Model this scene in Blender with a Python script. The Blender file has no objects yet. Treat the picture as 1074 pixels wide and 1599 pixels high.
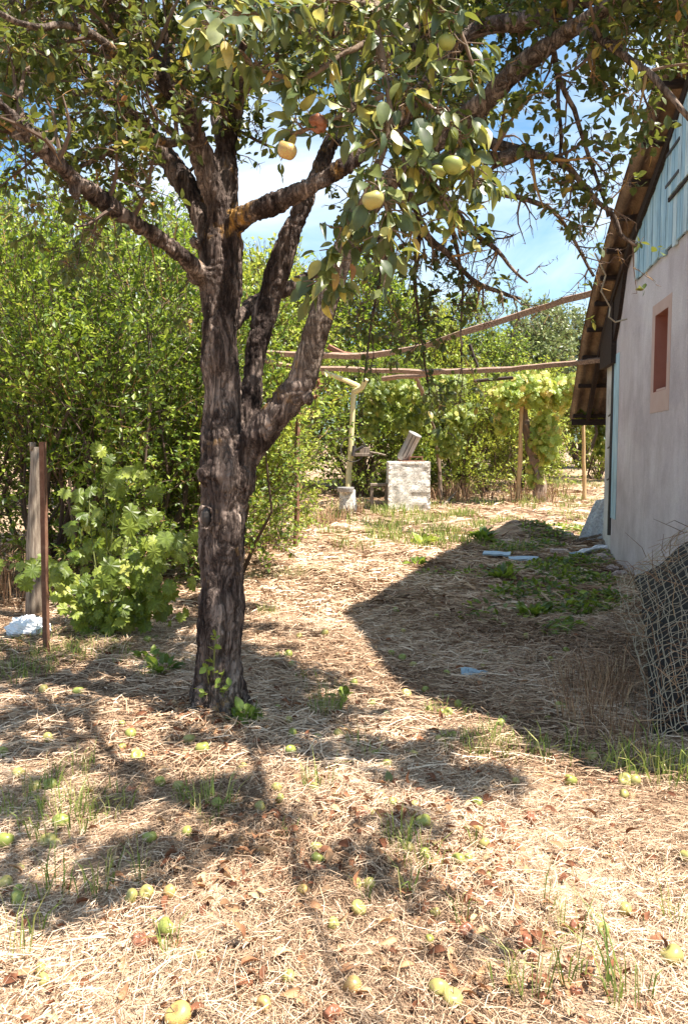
import bpy, math, random
import numpy as np
from mathutils import Vector, Matrix

# ------------------------------------------------------------------ camera, sky, sun, exposure
C = bpy.context.scene
COL = C.collection
rng = np.random.default_rng(11)
random.seed(5)
F, CAMZ, PITCH = 1255.0, 1.5, math.atan(97.5 / 1255.0)
cam = bpy.data.objects.new('camera', bpy.data.cameras.new('camera'))
COL.objects.link(cam)
C.camera = cam
cam.location = (0, 0, CAMZ)
cam.rotation_euler = (math.pi / 2 - PITCH, 0, 0)
cam.data.sensor_fit = 'VERTICAL'
cam.data.sensor_height = 36
cam.data.lens = 36 * F / 1599
cam.data.clip_start = 0.02
cam.data.clip_end = 600

SUN = Vector((0.476, -0.194, 1.0)).normalized()
EL = math.asin(SUN.z)
AZ = math.atan2(SUN.x, SUN.y)
w = bpy.data.worlds.new('World')
C.world = w
w.use_nodes = True
nt = w.node_tree
bg = nt.nodes['Background']
sky = nt.nodes.new('ShaderNodeTexSky')
sky.sky_type = 'NISHITA'
sky.sun_disc = False
sky.sun_elevation = EL
sky.sun_rotation = AZ
sky.air_density = 1.0
sky.dust_density = 1.2
tc = nt.nodes.new('ShaderNodeTexCoord')
mp = nt.nodes.new('ShaderNodeMapping')
mp.inputs['Scale'].default_value = (1.0, 1.0, 2.6)
nz = nt.nodes.new('ShaderNodeTexNoise')
nz.inputs['Scale'].default_value = 2.1
nz.inputs['Detail'].default_value = 7
nz.inputs['Roughness'].default_value = 0.55
nz.inputs['Distortion'].default_value = 0.6
cr = nt.nodes.new('ShaderNodeValToRGB')
cr.color_ramp.elements[0].position = 0.45
cr.color_ramp.elements[1].position = 0.95
mx = nt.nodes.new('ShaderNodeMix')
mx.data_type = 'RGBA'
mx.inputs[7].default_value = (12, 11.6, 11, 1)
nt.links.new(tc.outputs['Generated'], mp.inputs[0])
nt.links.new(mp.outputs[0], nz.inputs['Vector'])
nt.links.new(nz.outputs[0], cr.inputs[0])
nt.links.new(cr.outputs[0], mx.inputs[0])
tint = nt.nodes.new('ShaderNodeMix')
tint.data_type = 'RGBA'
tint.blend_type = 'MULTIPLY'
tint.inputs[0].default_value = 1
tint.inputs[7].default_value = (0.88, 1.2, 1.27, 1)
nt.links.new(sky.outputs[0], tint.inputs[6])
nt.links.new(tint.outputs[2], mx.inputs[6])
nt.links.new(mx.outputs[2], bg.inputs[0])
bg.inputs[1].default_value = 0.062

sl = bpy.data.lights.new('sun', 'SUN')
sl.energy = 5.0
sl.angle = math.radians(0.55)
sl.color = (1.0, 0.93, 0.82)
sun = bpy.data.objects.new('sun', sl)
COL.objects.link(sun)
sun.rotation_euler = SUN.to_track_quat('Z', 'Y').to_euler()
sun.location = (6, -3, 12)

C.view_settings.view_transform = 'Standard'
C.view_settings.look = 'None'
C.view_settings.gamma = 1
C.view_settings.exposure = 1.63
C.render.engine = 'CYCLES'
C.cycles.max_bounces = 8
C.cycles.diffuse_bounces = 4
C.cycles.transmission_bounces = 4
C.cycles.transparent_max_bounces = 8

# ------------------------------------------------------------------ helpers
cp, sp = math.cos(PITCH), math.sin(PITCH)


def ray(px, py):
    a, b = (px - 537.0) / F, (799.5 - py) / F
    return np.array([a, cp + b * sp, -sp + b * cp])


def P(px, py, d):                       # world point whose horizontal distance ahead is d
    r = ray(px, py)
    return np.array([0, 0, CAMZ]) + r * (d / r[1])


def gz(x, y):
    x = np.asarray(x, float)
    y = np.asarray(y, float)
    z = 0.028 * np.sin(1.3 * x + 0.7 * y) + 0.02 * np.sin(2.9 * x - 1.9 * y + 1) + 0.012 * np.sin(6.1 * x + 4.3 * y) \
        + 0.009 * np.sin(11.3 * x - 9.1 * y) + 0.006 * np.sin(19 * x + 23 * y)
    far = np.clip((y - 16) / 10, 0, 8)
    mound = 0.24 * np.exp(-(((x - 3.0) / 0.62) ** 2 + ((y - 13.6) / 0.8) ** 2) ** 1.3)
    return z + 0.3 * far + mound


def G(px, py):                          # ground point seen at a pixel of the photograph
    r = ray(px, py)
    t = 3.0
    for _ in range(40):
        p = np.array([0, 0, CAMZ]) + r * t
        t += (p[2] - float(gz(p[0], p[1]))) / max(-r[2], 0.02) * 0.7
        t = min(max(t, 0.5), 70)
    return np.array([0, 0, CAMZ]) + r * t


def nrm(a):
    return a / np.maximum(np.linalg.norm(a, axis=-1, keepdims=True), 1e-9)


def setp(o, label=None, cat=None, group=None, kind=None):
    if label: o['label'] = label
    if cat: o['category'] = cat
    if group: o['group'] = group
    if kind: o['kind'] = kind
    return o


def empty(name, loc, label, cat, group=None, rz=0):
    o = bpy.data.objects.new(name, None)
    o.empty_display_size = 0.1
    COL.objects.link(o)
    o.location = [float(v) for v in loc]
    o.rotation_euler = (0, 0, rz)
    return setp(o, label, cat, group)


class MB:
    """collects geometry, links it as ONE mesh object"""
    def __init__(s):
        s.V, s.Fs, s.R, s.n = [], [], [], 0

    def add(s, V, Fs, r=0.5):
        V = np.asarray(V, float).reshape(-1, 3)
        if not isinstance(Fs, list): Fs = [Fs]
        for f in Fs:
            f = np.asarray(f, np.int64)
            if f.size: s.Fs.append(f + s.n)
        s.V.append(V)
        s.R.append(np.broadcast_to(np.asarray(r, float), (len(V),)).copy())
        s.n += len(V)

    def mesh(s, name, mat, origin=(0, 0, 0), smooth=False):
        V = np.concatenate(s.V) - np.asarray(origin, float)
        me = bpy.data.meshes.new(name)
        me.vertices.add(len(V))
        me.vertices.foreach_set('co', V.astype(np.float32).ravel())
        tot = sum(f.size for f in s.Fs)
        npoly = sum(len(f) for f in s.Fs)
        me.loops.add(tot)
        me.loops.foreach_set('vertex_index', np.concatenate([f.ravel() for f in s.Fs]).astype(np.int32))
        cnt = np.concatenate([np.full(len(f), f.shape[1]) for f in s.Fs])
        st = np.concatenate([[0], np.cumsum(cnt)[:-1]]).astype(np.int32)
        me.polygons.add(npoly)
        me.polygons.foreach_set('loop_start', st)
        me.polygons.foreach_set('use_smooth', np.full(npoly, smooth))
        at = me.attributes.new('rnd', 'FLOAT', 'POINT')
        at.data.foreach_set('value', np.concatenate(s.R).astype(np.float32))
        me.update(calc_edges=True)
        if mat: me.materials.append(mat)
        return me

    def obj(s, name, mat, parent=None, smooth=False, world=True):
        """verts given in world space; the object sits under its parent without scaling"""
        org = (0, 0, 0)
        me = None
        if parent is not None and world:
            M = Matrix.Translation(parent.location) @ parent.rotation_euler.to_matrix().to_4x4()
            Mi = np.array(M.inverted())
            V = np.concatenate(s.V)
            V = V @ Mi[:3, :3].T + Mi[:3, 3]
            s.V = [V]
        elif parent is None:
            allv = np.concatenate(s.V)
            org = np.array([(allv[:, 0].min() + allv[:, 0].max()) / 2, (allv[:, 1].min() + allv[:, 1].max()) / 2, allv[:, 2].min()])
        me = s.mesh(name, mat, org, smooth)
        o = bpy.data.objects.new(name, me)
        COL.objects.link(o)
        if parent is not None: o.parent = parent
        else: o.location = [float(v) for v in org]
        return o

    def box(s, c, h, R=None, r=0.5):
        v = np.array([[x, y, z] for x in (-1, 1) for y in (-1, 1) for z in (-1, 1)], float) * np.asarray(h)
        if R is not None: v = v @ np.asarray(R).T
        s.add(v + np.asarray(c), np.array([[0, 1, 3, 2], [4, 6, 7, 5], [0, 4, 5, 1], [2, 3, 7, 6], [0, 2, 6, 4], [1, 5, 7, 3]]), r)

    def bevbox(s, c, h, R=None, b=0.01, r=0.5):
        h = np.asarray(h, float)
        V, Q = [], {}
        for i, sx in enumerate((-1, 1)):
            for j, sy in enumerate((-1, 1)):
                for k, sz in enumerate((-1, 1)):
                    for a in range(3):
                        q = np.array([sx, sy, sz], float) * (h - b)
                        q[a] += (sx, sy, sz)[a] * b
                        Q[(i, j, k, a)] = len(V)
                        V.append(q)
        quads, tris = [], []
        for a in range(3):
            o1, o2 = (a + 1) % 3, (a + 2) % 3
            for sg in (0, 1):
                f = []
                for (u, v) in ((0, 0), (1, 0), (1, 1), (0, 1)):
                    k = [0, 0, 0]; k[a] = sg; k[o1] = u; k[o2] = v
                    f.append(Q[(k[0], k[1], k[2], a)])
                quads.append(f if sg else f[::-1])
            for u in (0, 1):
                for v in (0, 1):
                    k0 = [0, 0, 0]; k0[o1] = u; k0[o2] = v; k1 = list(k0); k1[a] = 1
                    quads.append([Q[(*k0, o1)], Q[(*k1, o1)], Q[(*k1, o2)], Q[(*k0, o2)]])
        for i in (0, 1):
            for j in (0, 1):
                for k in (0, 1):
                    tris.append([Q[(i, j, k, 0)], Q[(i, j, k, 1)], Q[(i, j, k, 2)]])
        V = np.array(V)
        if R is not None: V = V @ np.asarray(R).T
        s.add(V + np.asarray(c), [np.array(quads), np.array(tris)], r)

    def tube(s, pts, rad, sides=8, r=0.5, cap=True, lump=0.0, seed=0):
        pts = np.asarray(pts, float)
        n = len(pts)
        rad = np.broadcast_to(np.asarray(rad, float), (n,))
        T = nrm(np.gradient(pts, axis=0))
        a = np.cross(T[0], [0.13, 0.31, 0.94] if abs(T[0][2]) < 0.9 else [1, 0.1, 0])
        a /= np.linalg.norm(a)
        ang = np.linspace(0, 2 * math.pi, sides, endpoint=False)
        V = []
        for i in range(n):
            a = a - T[i] * a.dot(T[i])
            a /= max(np.linalg.norm(a), 1e-9)
            b = np.cross(T[i], a)
            rr = rad[i] * (1 + lump * (0.5 * np.sin(3 * ang + i * 0.9 + seed) + 0.5 * np.sin(2 * ang - i * 0.6 + 2 * seed) + 0.4 * math.sin(i * 1.7 + seed)))
            V.append(pts[i] + np.outer(np.cos(ang) * rr, a) + np.outer(np.sin(ang) * rr, b))
        V = np.concatenate(V)
        k = np.arange(sides)
        q = np.concatenate([np.stack([i * sides + k, i * sides + (k + 1) % sides, (i + 1) * sides + (k + 1) % sides, (i + 1) * sides + k], 1) for i in range(n - 1)])
        fs = [q]
        if cap:
            fs += [k[::-1][None, :].copy(), ((n - 1) * sides + k)[None, :].copy()]
        s.add(V, fs, r)

    def tubes(s, PT, RD, r, sides=3):
        """vectorised: PT (N,K,3), RD (N,K), r (N,)"""
        N, K, _ = PT.shape
        if N == 0: return
        T = nrm(np.gradient(PT, axis=1))
        ref = nrm(rng.normal(size=(N, 1, 3)))
        a = nrm(np.cross(T, np.broadcast_to(ref, T.shape)))
        b = np.cross(T, a)
        ang = np.linspace(0, 2 * math.pi, sides, endpoint=False)
        V = PT[:, :, None, :] + RD[:, :, None, None] * (np.cos(ang)[None, None, :, None] * a[:, :, None, :] + np.sin(ang)[None, None, :, None] * b[:, :, None, :])
        base = (np.arange(N) * K * sides)[:, None, None]
        i = (np.arange(K - 1) * sides)[None, :, None]
        k = np.arange(sides)[None, None, :]
        k2 = (k + 1) % sides
        q = np.stack([base + i + k, base + i + k2, base + i + sides + k2, base + i + sides + k], -1).reshape(-1, 4)
        s.add(V.reshape(-1, 3), q, np.repeat(r, K * sides))

    def place(s, tpl, pos, axis, nor, size, r, wid=None):
        """vectorised copies of a leaf template"""
        N = len(pos)
        if N == 0: return
        tv, tf = tpl
        y = nrm(axis)
        x = nrm(np.cross(y, nor))
        z = np.cross(x, y)
        wd = np.ones(N) if wid is None else wid
        V = pos[:, None, :] + size[:, None, None] * (tv[None, :, 0, None] * wd[:, None, None] * x[:, None, :] + tv[None, :, 1, None] * y[:, None, :] + tv[None, :, 2, None] * z[:, None, :])
        off = (np.arange(N) * len(tv))[:, None, None]
        s.add(V.reshape(-1, 3), [(off + f[None]).reshape(-1, f.shape[1]) for f in tf], np.repeat(r, len(tv)))


def A(*a): return np.array(a, float)


# leaf templates: x across, y along, z up (normal)
LEAF2 = (A([0, 0, 0], [.27, .45, .08], [0, 1, -.08], [-.27, .45, .08]), [np.array([[0, 1, 2], [0, 2, 3]])])


def leaf_tpl(prof, fold=0.12, droop=0.12, wave=0.0, petiole=0.0):
    V, q, t = [[0, 0, 0]], [], []
    for i, (y, wd) in enumerate(prof):
        zz = -droop * y * y
        V += [[-wd, y, zz + fold * wd * 2 + wave * math.sin(i * 2.1)], [0, y + .01, zz], [wd, y, zz + fold * wd * 2 + wave * math.cos(i * 1.7)]]
    V.append([0, 1, -droop])
    n = len(prof)
    t += [[0, 2, 1], [0, 3, 2]]
    for i in range(n - 1):
        b = 1 + 3 * i
        q += [[b, b + 1, b + 4, b + 3], [b + 1, b + 2, b + 5, b + 4]]
    e = 1 + 3 * (n - 1)
    t += [[e, e + 1, e + 3], [e + 1, e + 2, e + 3]]
    V = np.array(V, float)
    if petiole:
        V[:, 1] += petiole
        k = len(V)
        V = np.concatenate([V, A([-.012, 0, .02], [.012, 0, .02], [.012, petiole + .02, 0], [-.012, petiole + .02, 0])])
        q.append([k, k + 1, k + 2, k + 3])
    return V, [np.array(q), np.array(t)]


LEAF6 = leaf_tpl([(.2, .17), (.5, .27), (.8, .16)])
LEAFB = leaf_tpl([(.08, .12), (.2, .225), (.35, .285), (.5, .29), (.65, .245), (.8, .165), (.92, .07)], .16, .22, .012, .25)
LEAFC = leaf_tpl([(.08, .11), (.2, .2), (.35, .26), (.5, .27), (.65, .235), (.8, .15), (.92, .06)], -.05, -.12, .03, .25)
LEAFD = leaf_tpl([(.08, .1), (.2, .17), (.35, .2), (.5, .21), (.65, .18), (.8, .12), (.92, .05)], .5, .55, .02, .25)


def vine_leaf():
    out = [(0, 0), (.16, -.12), (.36, -.06), (.34, .1), (.55, .22), (.42, .36), (.52, .58), (.28, .6), (.2, .82), (.08, .8), (0, 1.0)]
    out = out + [(-x, y) for x, y in out[-2:0:-1]]
    V = [[0, .32, .05]] + [[x, y, -.22 * x * x - .1 * (y - .3) ** 2 + (.03 if i % 2 else -.02)] for i, (x, y) in enumerate(out)]
    n = len(out)
    return np.array(V, float), [np.array([[0, 1 + (i + 1) % n, 1 + i] for i in range(n)])]


VINE = vine_leaf()


# ------------------------------------------------------------------ materials
def nodes(name):
    m = bpy.data.materials.new(name)
    m.use_nodes = True
    t = m.node_tree
    return m, t, t.nodes['Principled BSDF']


def ramp(t, fac, cols, pos=None):
    c = t.nodes.new('ShaderNodeValToRGB')
    e = c.color_ramp.elements
    while len(e) < len(cols): e.new(0.5)
    for i, col in enumerate(cols):
        e[i].position = pos[i] if pos else i / (len(cols) - 1)
        e[i].color = (*col, 1)
    t.links.new(fac, c.inputs[0])
    return c.outputs[0]


def noise(t, scale, detail=5, rough=.6, stretch=None, dist=0, coord='Object'):
    c = t.nodes.new('ShaderNodeTexCoord')
    n = t.nodes.new('ShaderNodeTexNoise')
    n.inputs['Scale'].default_value = scale
    n.inputs['Detail'].default_value = detail
    n.inputs['Roughness'].default_value = rough
    n.inputs['Distortion'].default_value = dist
    if stretch:
        m = t.nodes.new('ShaderNodeMapping')
        m.inputs['Scale'].default_value = stretch
        t.links.new(c.outputs[coord], m.inputs[0])
        t.links.new(m.outputs[0], n.inputs['Vector'])
    else:
        t.links.new(c.outputs[coord], n.inputs['Vector'])
    return n.outputs[0]


def bump(t, bs, h, strength=.5, dist=.01, prev=None):
    b = t.nodes.new('ShaderNodeBump')
    b.inputs['Strength'].default_value = strength
    b.inputs['Distance'].default_value = dist
    t.links.new(h, b.inputs['Height'])
    if prev: t.links.new(prev, b.inputs['Normal'])
    t.links.new(b.outputs[0], bs.inputs['Normal'])
    return b.outputs[0]


def mixc(t, a, b, f, mode='MIX'):
    m = t.nodes.new('ShaderNodeMix')
    m.data_type = 'RGBA'
    m.blend_type = mode
    for sock, v in ((m.inputs[6], a), (m.inputs[7], b), (m.inputs[0], f)):
        if hasattr(v, 'links'): t.links.new(v, sock)
        elif isinstance(v, (int, float)): sock.default_value = v
        else: sock.default_value = (*v, 1)
    return m.outputs[2]


def mat_noise(name, cols, scale=8, rough=.8, bs=.4, bd=.01, stretch=None, pos=None, bscale=None, detail=6, dist=0, spec=.3, metal=0):
    m, t, b = nodes(name)
    n = noise(t, scale, detail, .62, stretch, dist)
    t.links.new(ramp(t, n, cols, pos), b.inputs['Base Color'])
    b.inputs['Roughness'].default_value = rough
    b.inputs['Specular IOR Level'].default_value = spec
    b.inputs['Metallic'].default_value = metal
    if bs: bump(t, b, noise(t, bscale or scale * 3, 6, .65, stretch), bs, bd)
    return m


def mat_leaf(name, cols, trans=(.35, .45, .06), tf=.35, rough=.45, spec=.5, pos=None):
    m, t, b = nodes(name)
    at = t.nodes.new('ShaderNodeAttribute')
    at.attribute_name = 'rnd'
    col = ramp(t, at.outputs['Fac'], cols, pos)
    col = mixc(t, col, ramp(t, noise(t, 30, 3), [(.62, .62, .62), (1.25, 1.25, 1.2)], [.35, .65]), 1.0, 'MULTIPLY')
    t.links.new(col, b.inputs['Base Color'])
    b.inputs['Roughness'].default_value = rough
    b.inputs['Specular IOR Level'].default_value = spec
    tr = t.nodes.new('ShaderNodeBsdfTranslucent')
    g = mixc(t, col, trans, .55)
    t.links.new(g, tr.inputs[0])
    ms = t.nodes.new('ShaderNodeMixShader')
    ms.inputs[0].default_value = tf
    t.links.new(b.outputs[0], ms.inputs[1])
    t.links.new(tr.outputs[0], ms.inputs[2])
    t.links.new(ms.outputs[0], t.nodes['Material Output'].inputs[0])
    return m


def mat_attr(name, cols, rough=.8, spec=.2, pos=None):
    m, t, b = nodes(name)
    at = t.nodes.new('ShaderNodeAttribute')
    at.attribute_name = 'rnd'
    t.links.new(ramp(t, at.outputs['Fac'], cols, pos), b.inputs['Base Color'])
    b.inputs['Roughness'].default_value = rough
    b.inputs['Specular IOR Level'].default_value = spec
    return m


M = {}
M['apple_leaf'] = mat_leaf('apple_leaf', [(.035, .06, .014), (.07, .105, .025), (.12, .14, .04), (.3, .22, .05), (.32, .13, .04)], (.34, .36, .05), .3, pos=[0, .45, .8, .93, 1])
M['near_leaf'] = mat_leaf('near_leaf', [(.035, .06, .022), (.08, .115, .036), (.18, .2, .06), (.45, .38, .08), (.3, .13, .065)], (.44, .46, .06), .28, .42, .55, [0, .45, .78, .93, 1])
M['plum_leaf'] = mat_leaf('plum_leaf', [(.025, .06, .01), (.1, .165, .024), (.38, .46, .075), (.7, .64, .16)], (.54, .68, .06), .36, pos=[0, .5, .88, 1])
M['light_leaf'] = mat_leaf('light_leaf', [(.13, .2, .03), (.3, .38, .06), (.45, .5, .1), (.6, .5, .12)], (.66, .68, .08), .38, pos=[0, .5, .9, 1])
M['grey_leaf'] = mat_leaf('grey_leaf', [(.08, .12, .05), (.19, .23, .1), (.34, .37, .18), (.42, .28, .14)], (.3, .36, .1), .3, pos=[0, .5, .9, 1])
M['vine_leaf'] = mat_leaf('vine_leaf', [(.06, .1, .014), (.16, .21, .028), (.3, .35, .06), (.52, .45, .12)], (.5, .56, .06), .38, pos=[0, .5, .9, 1])  # tones darkened in place of deeper canopy shade on the young grapevine
M['vine_yellow'] = mat_leaf('vine_yellow', [(.14, .22, .03), (.28, .36, .05), (.42, .46, .09), (.6, .42, .12)], (.6, .6, .08), .38)
M['dry_leaf'] = mat_leaf('dry_leaf', [(.12, .045, .025), (.26, .11, .06), (.4, .22, .12), (.55, .38, .22)], (.4, .2, .08), .12, .8, .15)
M['grass'] = mat_leaf('grass', [(.08, .14, .03), (.17, .25, .05), (.34, .38, .1), (.5, .42, .2)], (.4, .48, .08), .3, .6, .3)
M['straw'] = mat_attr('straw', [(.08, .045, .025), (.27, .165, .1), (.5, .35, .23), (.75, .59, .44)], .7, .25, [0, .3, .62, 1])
M['dry_stalk'] = mat_attr('dry_stalk', [(.1, .055, .03), (.3, .17, .1), (.5, .34, .2)], .8)
M['twig'] = mat_attr('twig', [(.07, .045, .035), (.17, .12, .09), (.33, .2, .08)], .85, .2, [0, .8, 1])
M['green_stem'] = mat_attr('green_stem', [(.1, .12, .04), (.25, .25, .08)], .7)


def bark():
    m, t, b = nodes('bark')
    n1 = noise(t, 7, 8, .68, (1.0, 1.0, .28), .6)
    n2 = noise(t, 26, 6, .7, (1.0, 1.0, .22), .3)
    n3 = noise(t, 3.2, 4, .6)
    nv = noise(t, 13, 5, .75, (1.0, 1.0, .2), 1.3)
    c1 = ramp(t, n1, [(.02, .014, .013), (.085, .06, .052), (.25, .19, .16), (.52, .41, .34)], [.3, .44, .56, .7])
    at = t.nodes.new('ShaderNodeAttribute')
    at.attribute_name = 'rnd'
    c1b = ramp(t, noise(t, 16, 6, .7), [(.09, .065, .05), (.25, .19, .15), (.42, .34, .28)], [.35, .5, .66])
    c1 = mixc(t, c1, c1b, at.outputs['Fac'])
    c2 = ramp(t, nv, [(1, 1, 1), (.12, .1, .1), (1, 1, 1)], [.42, .5, .57])
    col = mixc(t, c1, c2, .75, 'MULTIPLY')
    lich = ramp(t, n3, [(0, 0, 0), (1, 1, 1)], [.6, .68])
    fine = ramp(t, n2, [(0, 0, 0), (1, 1, 1)], [.45, .6])
    f = mixc(t, lich, fine, 1.0, 'MULTIPLY')
    col = mixc(t, col, (.5, .27, .07), f)
    t.links.new(col, b.inputs['Base Color'])
    b.inputs['Roughness'].default_value = .9
    b.inputs['Specular IOR Level'].default_value = .15
    p = bump(t, b, n1, .9, .05)
    p = bump(t, b, c2, .8, .012, p)
    bump(t, b, n2, .7, .01, p)
    return m


M['bark'] = bark()
M['bark_light'] = mat_noise('bark_light', [(.06, .04, .03), (.2, .14, .1), (.36, .27, .19)], 14, .9, .9, .02, (1, 1, .3))
M['soil'] = mat_noise('soil', [(.09, .055, .035), (.25, .16, .1), (.42, .3, .2), (.26, .22, .1)], 5, .95, .8, .03, pos=[.25, .42, .6, .8], detail=12)
M['rust'] = mat_noise('rust', [(.08, .035, .022), (.19, .09, .055), (.34, .22, .15)], 22, .85, .5, .004)
M['oldwood'] = mat_noise('oldwood', [(.08, .055, .045), (.22, .17, .13), (.42, .35, .28)], 6, .85, .6, .008, (9, 9, .8), [.3, .5, .75])
M['beamwood'] = mat_noise('beamwood', [(.1, .06, .045), (.28, .18, .13), (.48, .36, .28)], 5, .85, .6, .008, (2, 9, 9), [.3, .5, .75])
M['darkwood'] = mat_noise('darkwood', [(.012, .008, .007), (.035, .022, .018), (.09, .06, .045)], 8, .85, .6, .006, (1, 6, 6))
M['yellow_pole'] = mat_noise('yellow_pole', [(.34, .26, .12), (.58, .5, .26), (.72, .66, .44)], 9, .6, .3, .003, (3, 3, .7))
M['oldpole'] = mat_noise('oldpole', [(.22, .13, .06), (.45, .3, .15), (.62, .46, .26)], 9, .7, .4, .004, (3, 3, .7))
M['zinc'] = mat_noise('zinc', [(.22, .2, .19), (.36, .34, .33), (.5, .48, .46)], 10, .65, .3, .003, (3, 3, .7), metal=.5)
M['iron'] = mat_noise('iron', [(.03, .028, .028), (.09, .075, .07)], 20, .6, .3, .003)
M['plastic_white'] = mat_noise('plastic_white', [(.6, .62, .66), (.82, .84, .88)], 9, .35, .6, .01, spec=.5)
M['sheet'] = mat_leaf('sheet', [(.8, .84, .9), (.9, .92, .95)], (.85, .88, .95), .35, .4)
M['plastic_blue'] = mat_noise('plastic_blue', [(.18, .28, .36), (.34, .46, .54), (.52, .62, .68)], 7, .4, .3, .004, spec=.5)
M['brick'] = mat_noise('brick', [(.26, .16, .13), (.5, .4, .36), (.66, .6, .58)], 12, .9, .6, .008)
M['wire'] = mat_noise('wire', [(.22, .16, .1), (.45, .38, .28), (.6, .55, .46)], 30, .6, 0, metal=.35)
M['tarp'] = mat_noise('tarp', [(.006, .006, .007), (.02, .018, .018), (.05, .04, .035)], 9, .75, .6, .02)
M['glass'] = mat_noise('glass', [(.02, .022, .025), (.05, .05, .055)], 3, .12, 0, spec=.6)


def concrete():
    m, t, b = nodes('old_concrete')
    n = noise(t, 4, 8, .6)
    c1 = ramp(t, n, [(.66, .58, .48), (.82, .76, .67), (.9, .87, .8)], [.3, .5, .7])
    n2 = noise(t, 5.5, 6, .75, (1, 1, 1.9), 1.6)
    cr_ = ramp(t, n2, [(1, 1, 1), (.12, .09, .07), (1, 1, 1)], [.475, .5, .525])
    n3 = noise(t, 24, 4, .6, (1, 1, 1.7), 1.0)
    c3 = ramp(t, n3, [(.3, .25, .21), (1, 1, 1)], [.36, .43])
    col = mixc(t, mixc(t, c1, cr_, .8, 'MULTIPLY'), c3, .7, 'MULTIPLY')
    t.links.new(col, b.inputs['Base Color'])
    b.inputs['Roughness'].default_value = .9
    p = bump(t, b, cr_, .8, .015)
    bump(t, b, noise(t, 30, 6, .7), .6, .012, p)
    return m


M['concrete'] = concrete()


def stucco(name, cols, streak=.35):
    m, t, b = nodes(name)
    c1 = ramp(t, noise(t, 1.3, 6, .6), cols, [.36, .5, .64])
    c2 = ramp(t, noise(t, 2.2, 7, .68, (1.1, 1.1, .45), .8), [(.7, .67, .65), (1, 1, 1)], [.34, .6])
    c3 = ramp(t, noise(t, 70, 3, .7), [(.85, .85, .85), (1, 1, 1)], [.4, .6])
    sp_ = t.nodes.new('ShaderNodeSeparateXYZ')
    tc_ = t.nodes.new('ShaderNodeTexCoord')
    t.links.new(tc_.outputs['Object'], sp_.inputs[0])
    col = mixc(t, mixc(t, c1, c2, streak * 1.6, 'MULTIPLY'), c3, 1.0, 'MULTIPLY')
    t.links.new(col, b.inputs['Base Color'])
    b.inputs['Roughness'].default_value = .92
    b.inputs['Specular IOR Level'].default_value = .15
    p = bump(t, b, noise(t, 3, 4, .5), .5, .03)
    bump(t, b, noise(t, 120, 4, .7), .6, .004, p)
    return m


M['stucco'] = stucco('stucco', [(.6, .53, .56), (.72, .65, .68), (.78, .72, .74)])
M['whitewash'] = stucco('whitewash', [(.5, .5, .5), (.72, .72, .72), (.8, .8, .8)], .5)
M['pink'] = mat_noise('pink', [(.5, .34, .3), (.6, .43, .38), (.64, .52, .48)], 5, .9, .4, .004)
M['redreveal'] = mat_noise('redreveal', [(.34, .13, .1), (.48, .22, .17)], 6, .8, .4, .004)


def paintboards():
    m, t, b = nodes('blue_boards')
    at = t.nodes.new('ShaderNodeAttribute')
    at.attribute_name = 'rnd'
    c0 = ramp(t, at.outputs['Fac'], [(.32, .52, .66), (.42, .62, .74), (.62, .76, .82)])
    c1 = ramp(t, noise(t, 4, 6, .65, (5, 5, .6), .5), [(.5, .5, .52), (1, 1, 1), (1.25, 1.2, 1.15)], [.32, .5, .68])
    col = mixc(t, c0, c1, .9, 'MULTIPLY')
    t.links.new(col, b.inputs['Base Color'])
    b.inputs['Roughness'].default_value = .7
    bump(t, b, noise(t, 8, 6, .7, (9, 9, .6)), .6, .008)
    return m


M['boards'] = paintboards()


def roofmat():
    m, t, b = nodes('fibre_cement')
    c1 = ramp(t, noise(t, 2.2, 7, .65), [(.07, .042, .028), (.22, .14, .09), (.4, .28, .18)], [.3, .5, .72])
    c2 = ramp(t, noise(t, 40, 4, .7), [(.7, .7, .7), (1, 1, 1)], [.35, .6])
    t.links.new(mixc(t, c1, c2, 1, 'MULTIPLY'), b.inputs['Base Color'])
    b.inputs['Roughness'].default_value = .9
    bump(t, b, noise(t, 60, 4, .7), .4, .004)
    return m


M['roof'] = roofmat()


def applemat(name, a, bcol, blush, amt=.5):
    m, t, b = nodes(name)
    oi = t.nodes.new('ShaderNodeObjectInfo')
    c = mixc(t, a, bcol, oi.outputs['Random'])
    n = noise(t, 14, 4, .6)
    bl = ramp(t, n, [(0, 0, 0), (1, 1, 1)], [.62 - amt * .25, .75 - amt * .2])
    c = mixc(t, c, blush, bl)
    sp_ = ramp(t, noise(t, 95, 2, .5), [(1, 1, 1), (.3, .2, .12)], [.66, .72])
    c = mixc(t, c, sp_, 1, 'MULTIPLY')
    t.links.new(c, b.inputs['Base Color'])
    b.inputs['Roughness'].default_value = .38
    b.inputs['Specular IOR Level'].default_value = .45
    b.inputs['Subsurface Weight'].default_value = .0
    return m


M['apple_green'] = applemat('apple_green', (.2, .24, .05), (.28, .29, .07), (.3, .2, .07), .15)
M['apple_yellow'] = applemat('apple_yellow', (.36, .31, .1), (.31, .29, .09), (.36, .18, .07), .3)
M['apple_red'] = applemat('apple_red', (.42, .34, .1), (.38, .28, .1), (.38, .11, .07), .6)
M['apple_brown'] = applemat('apple_brown', (.34, .12, .06), (.24, .1, .055), (.14, .05, .03), .6)


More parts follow.
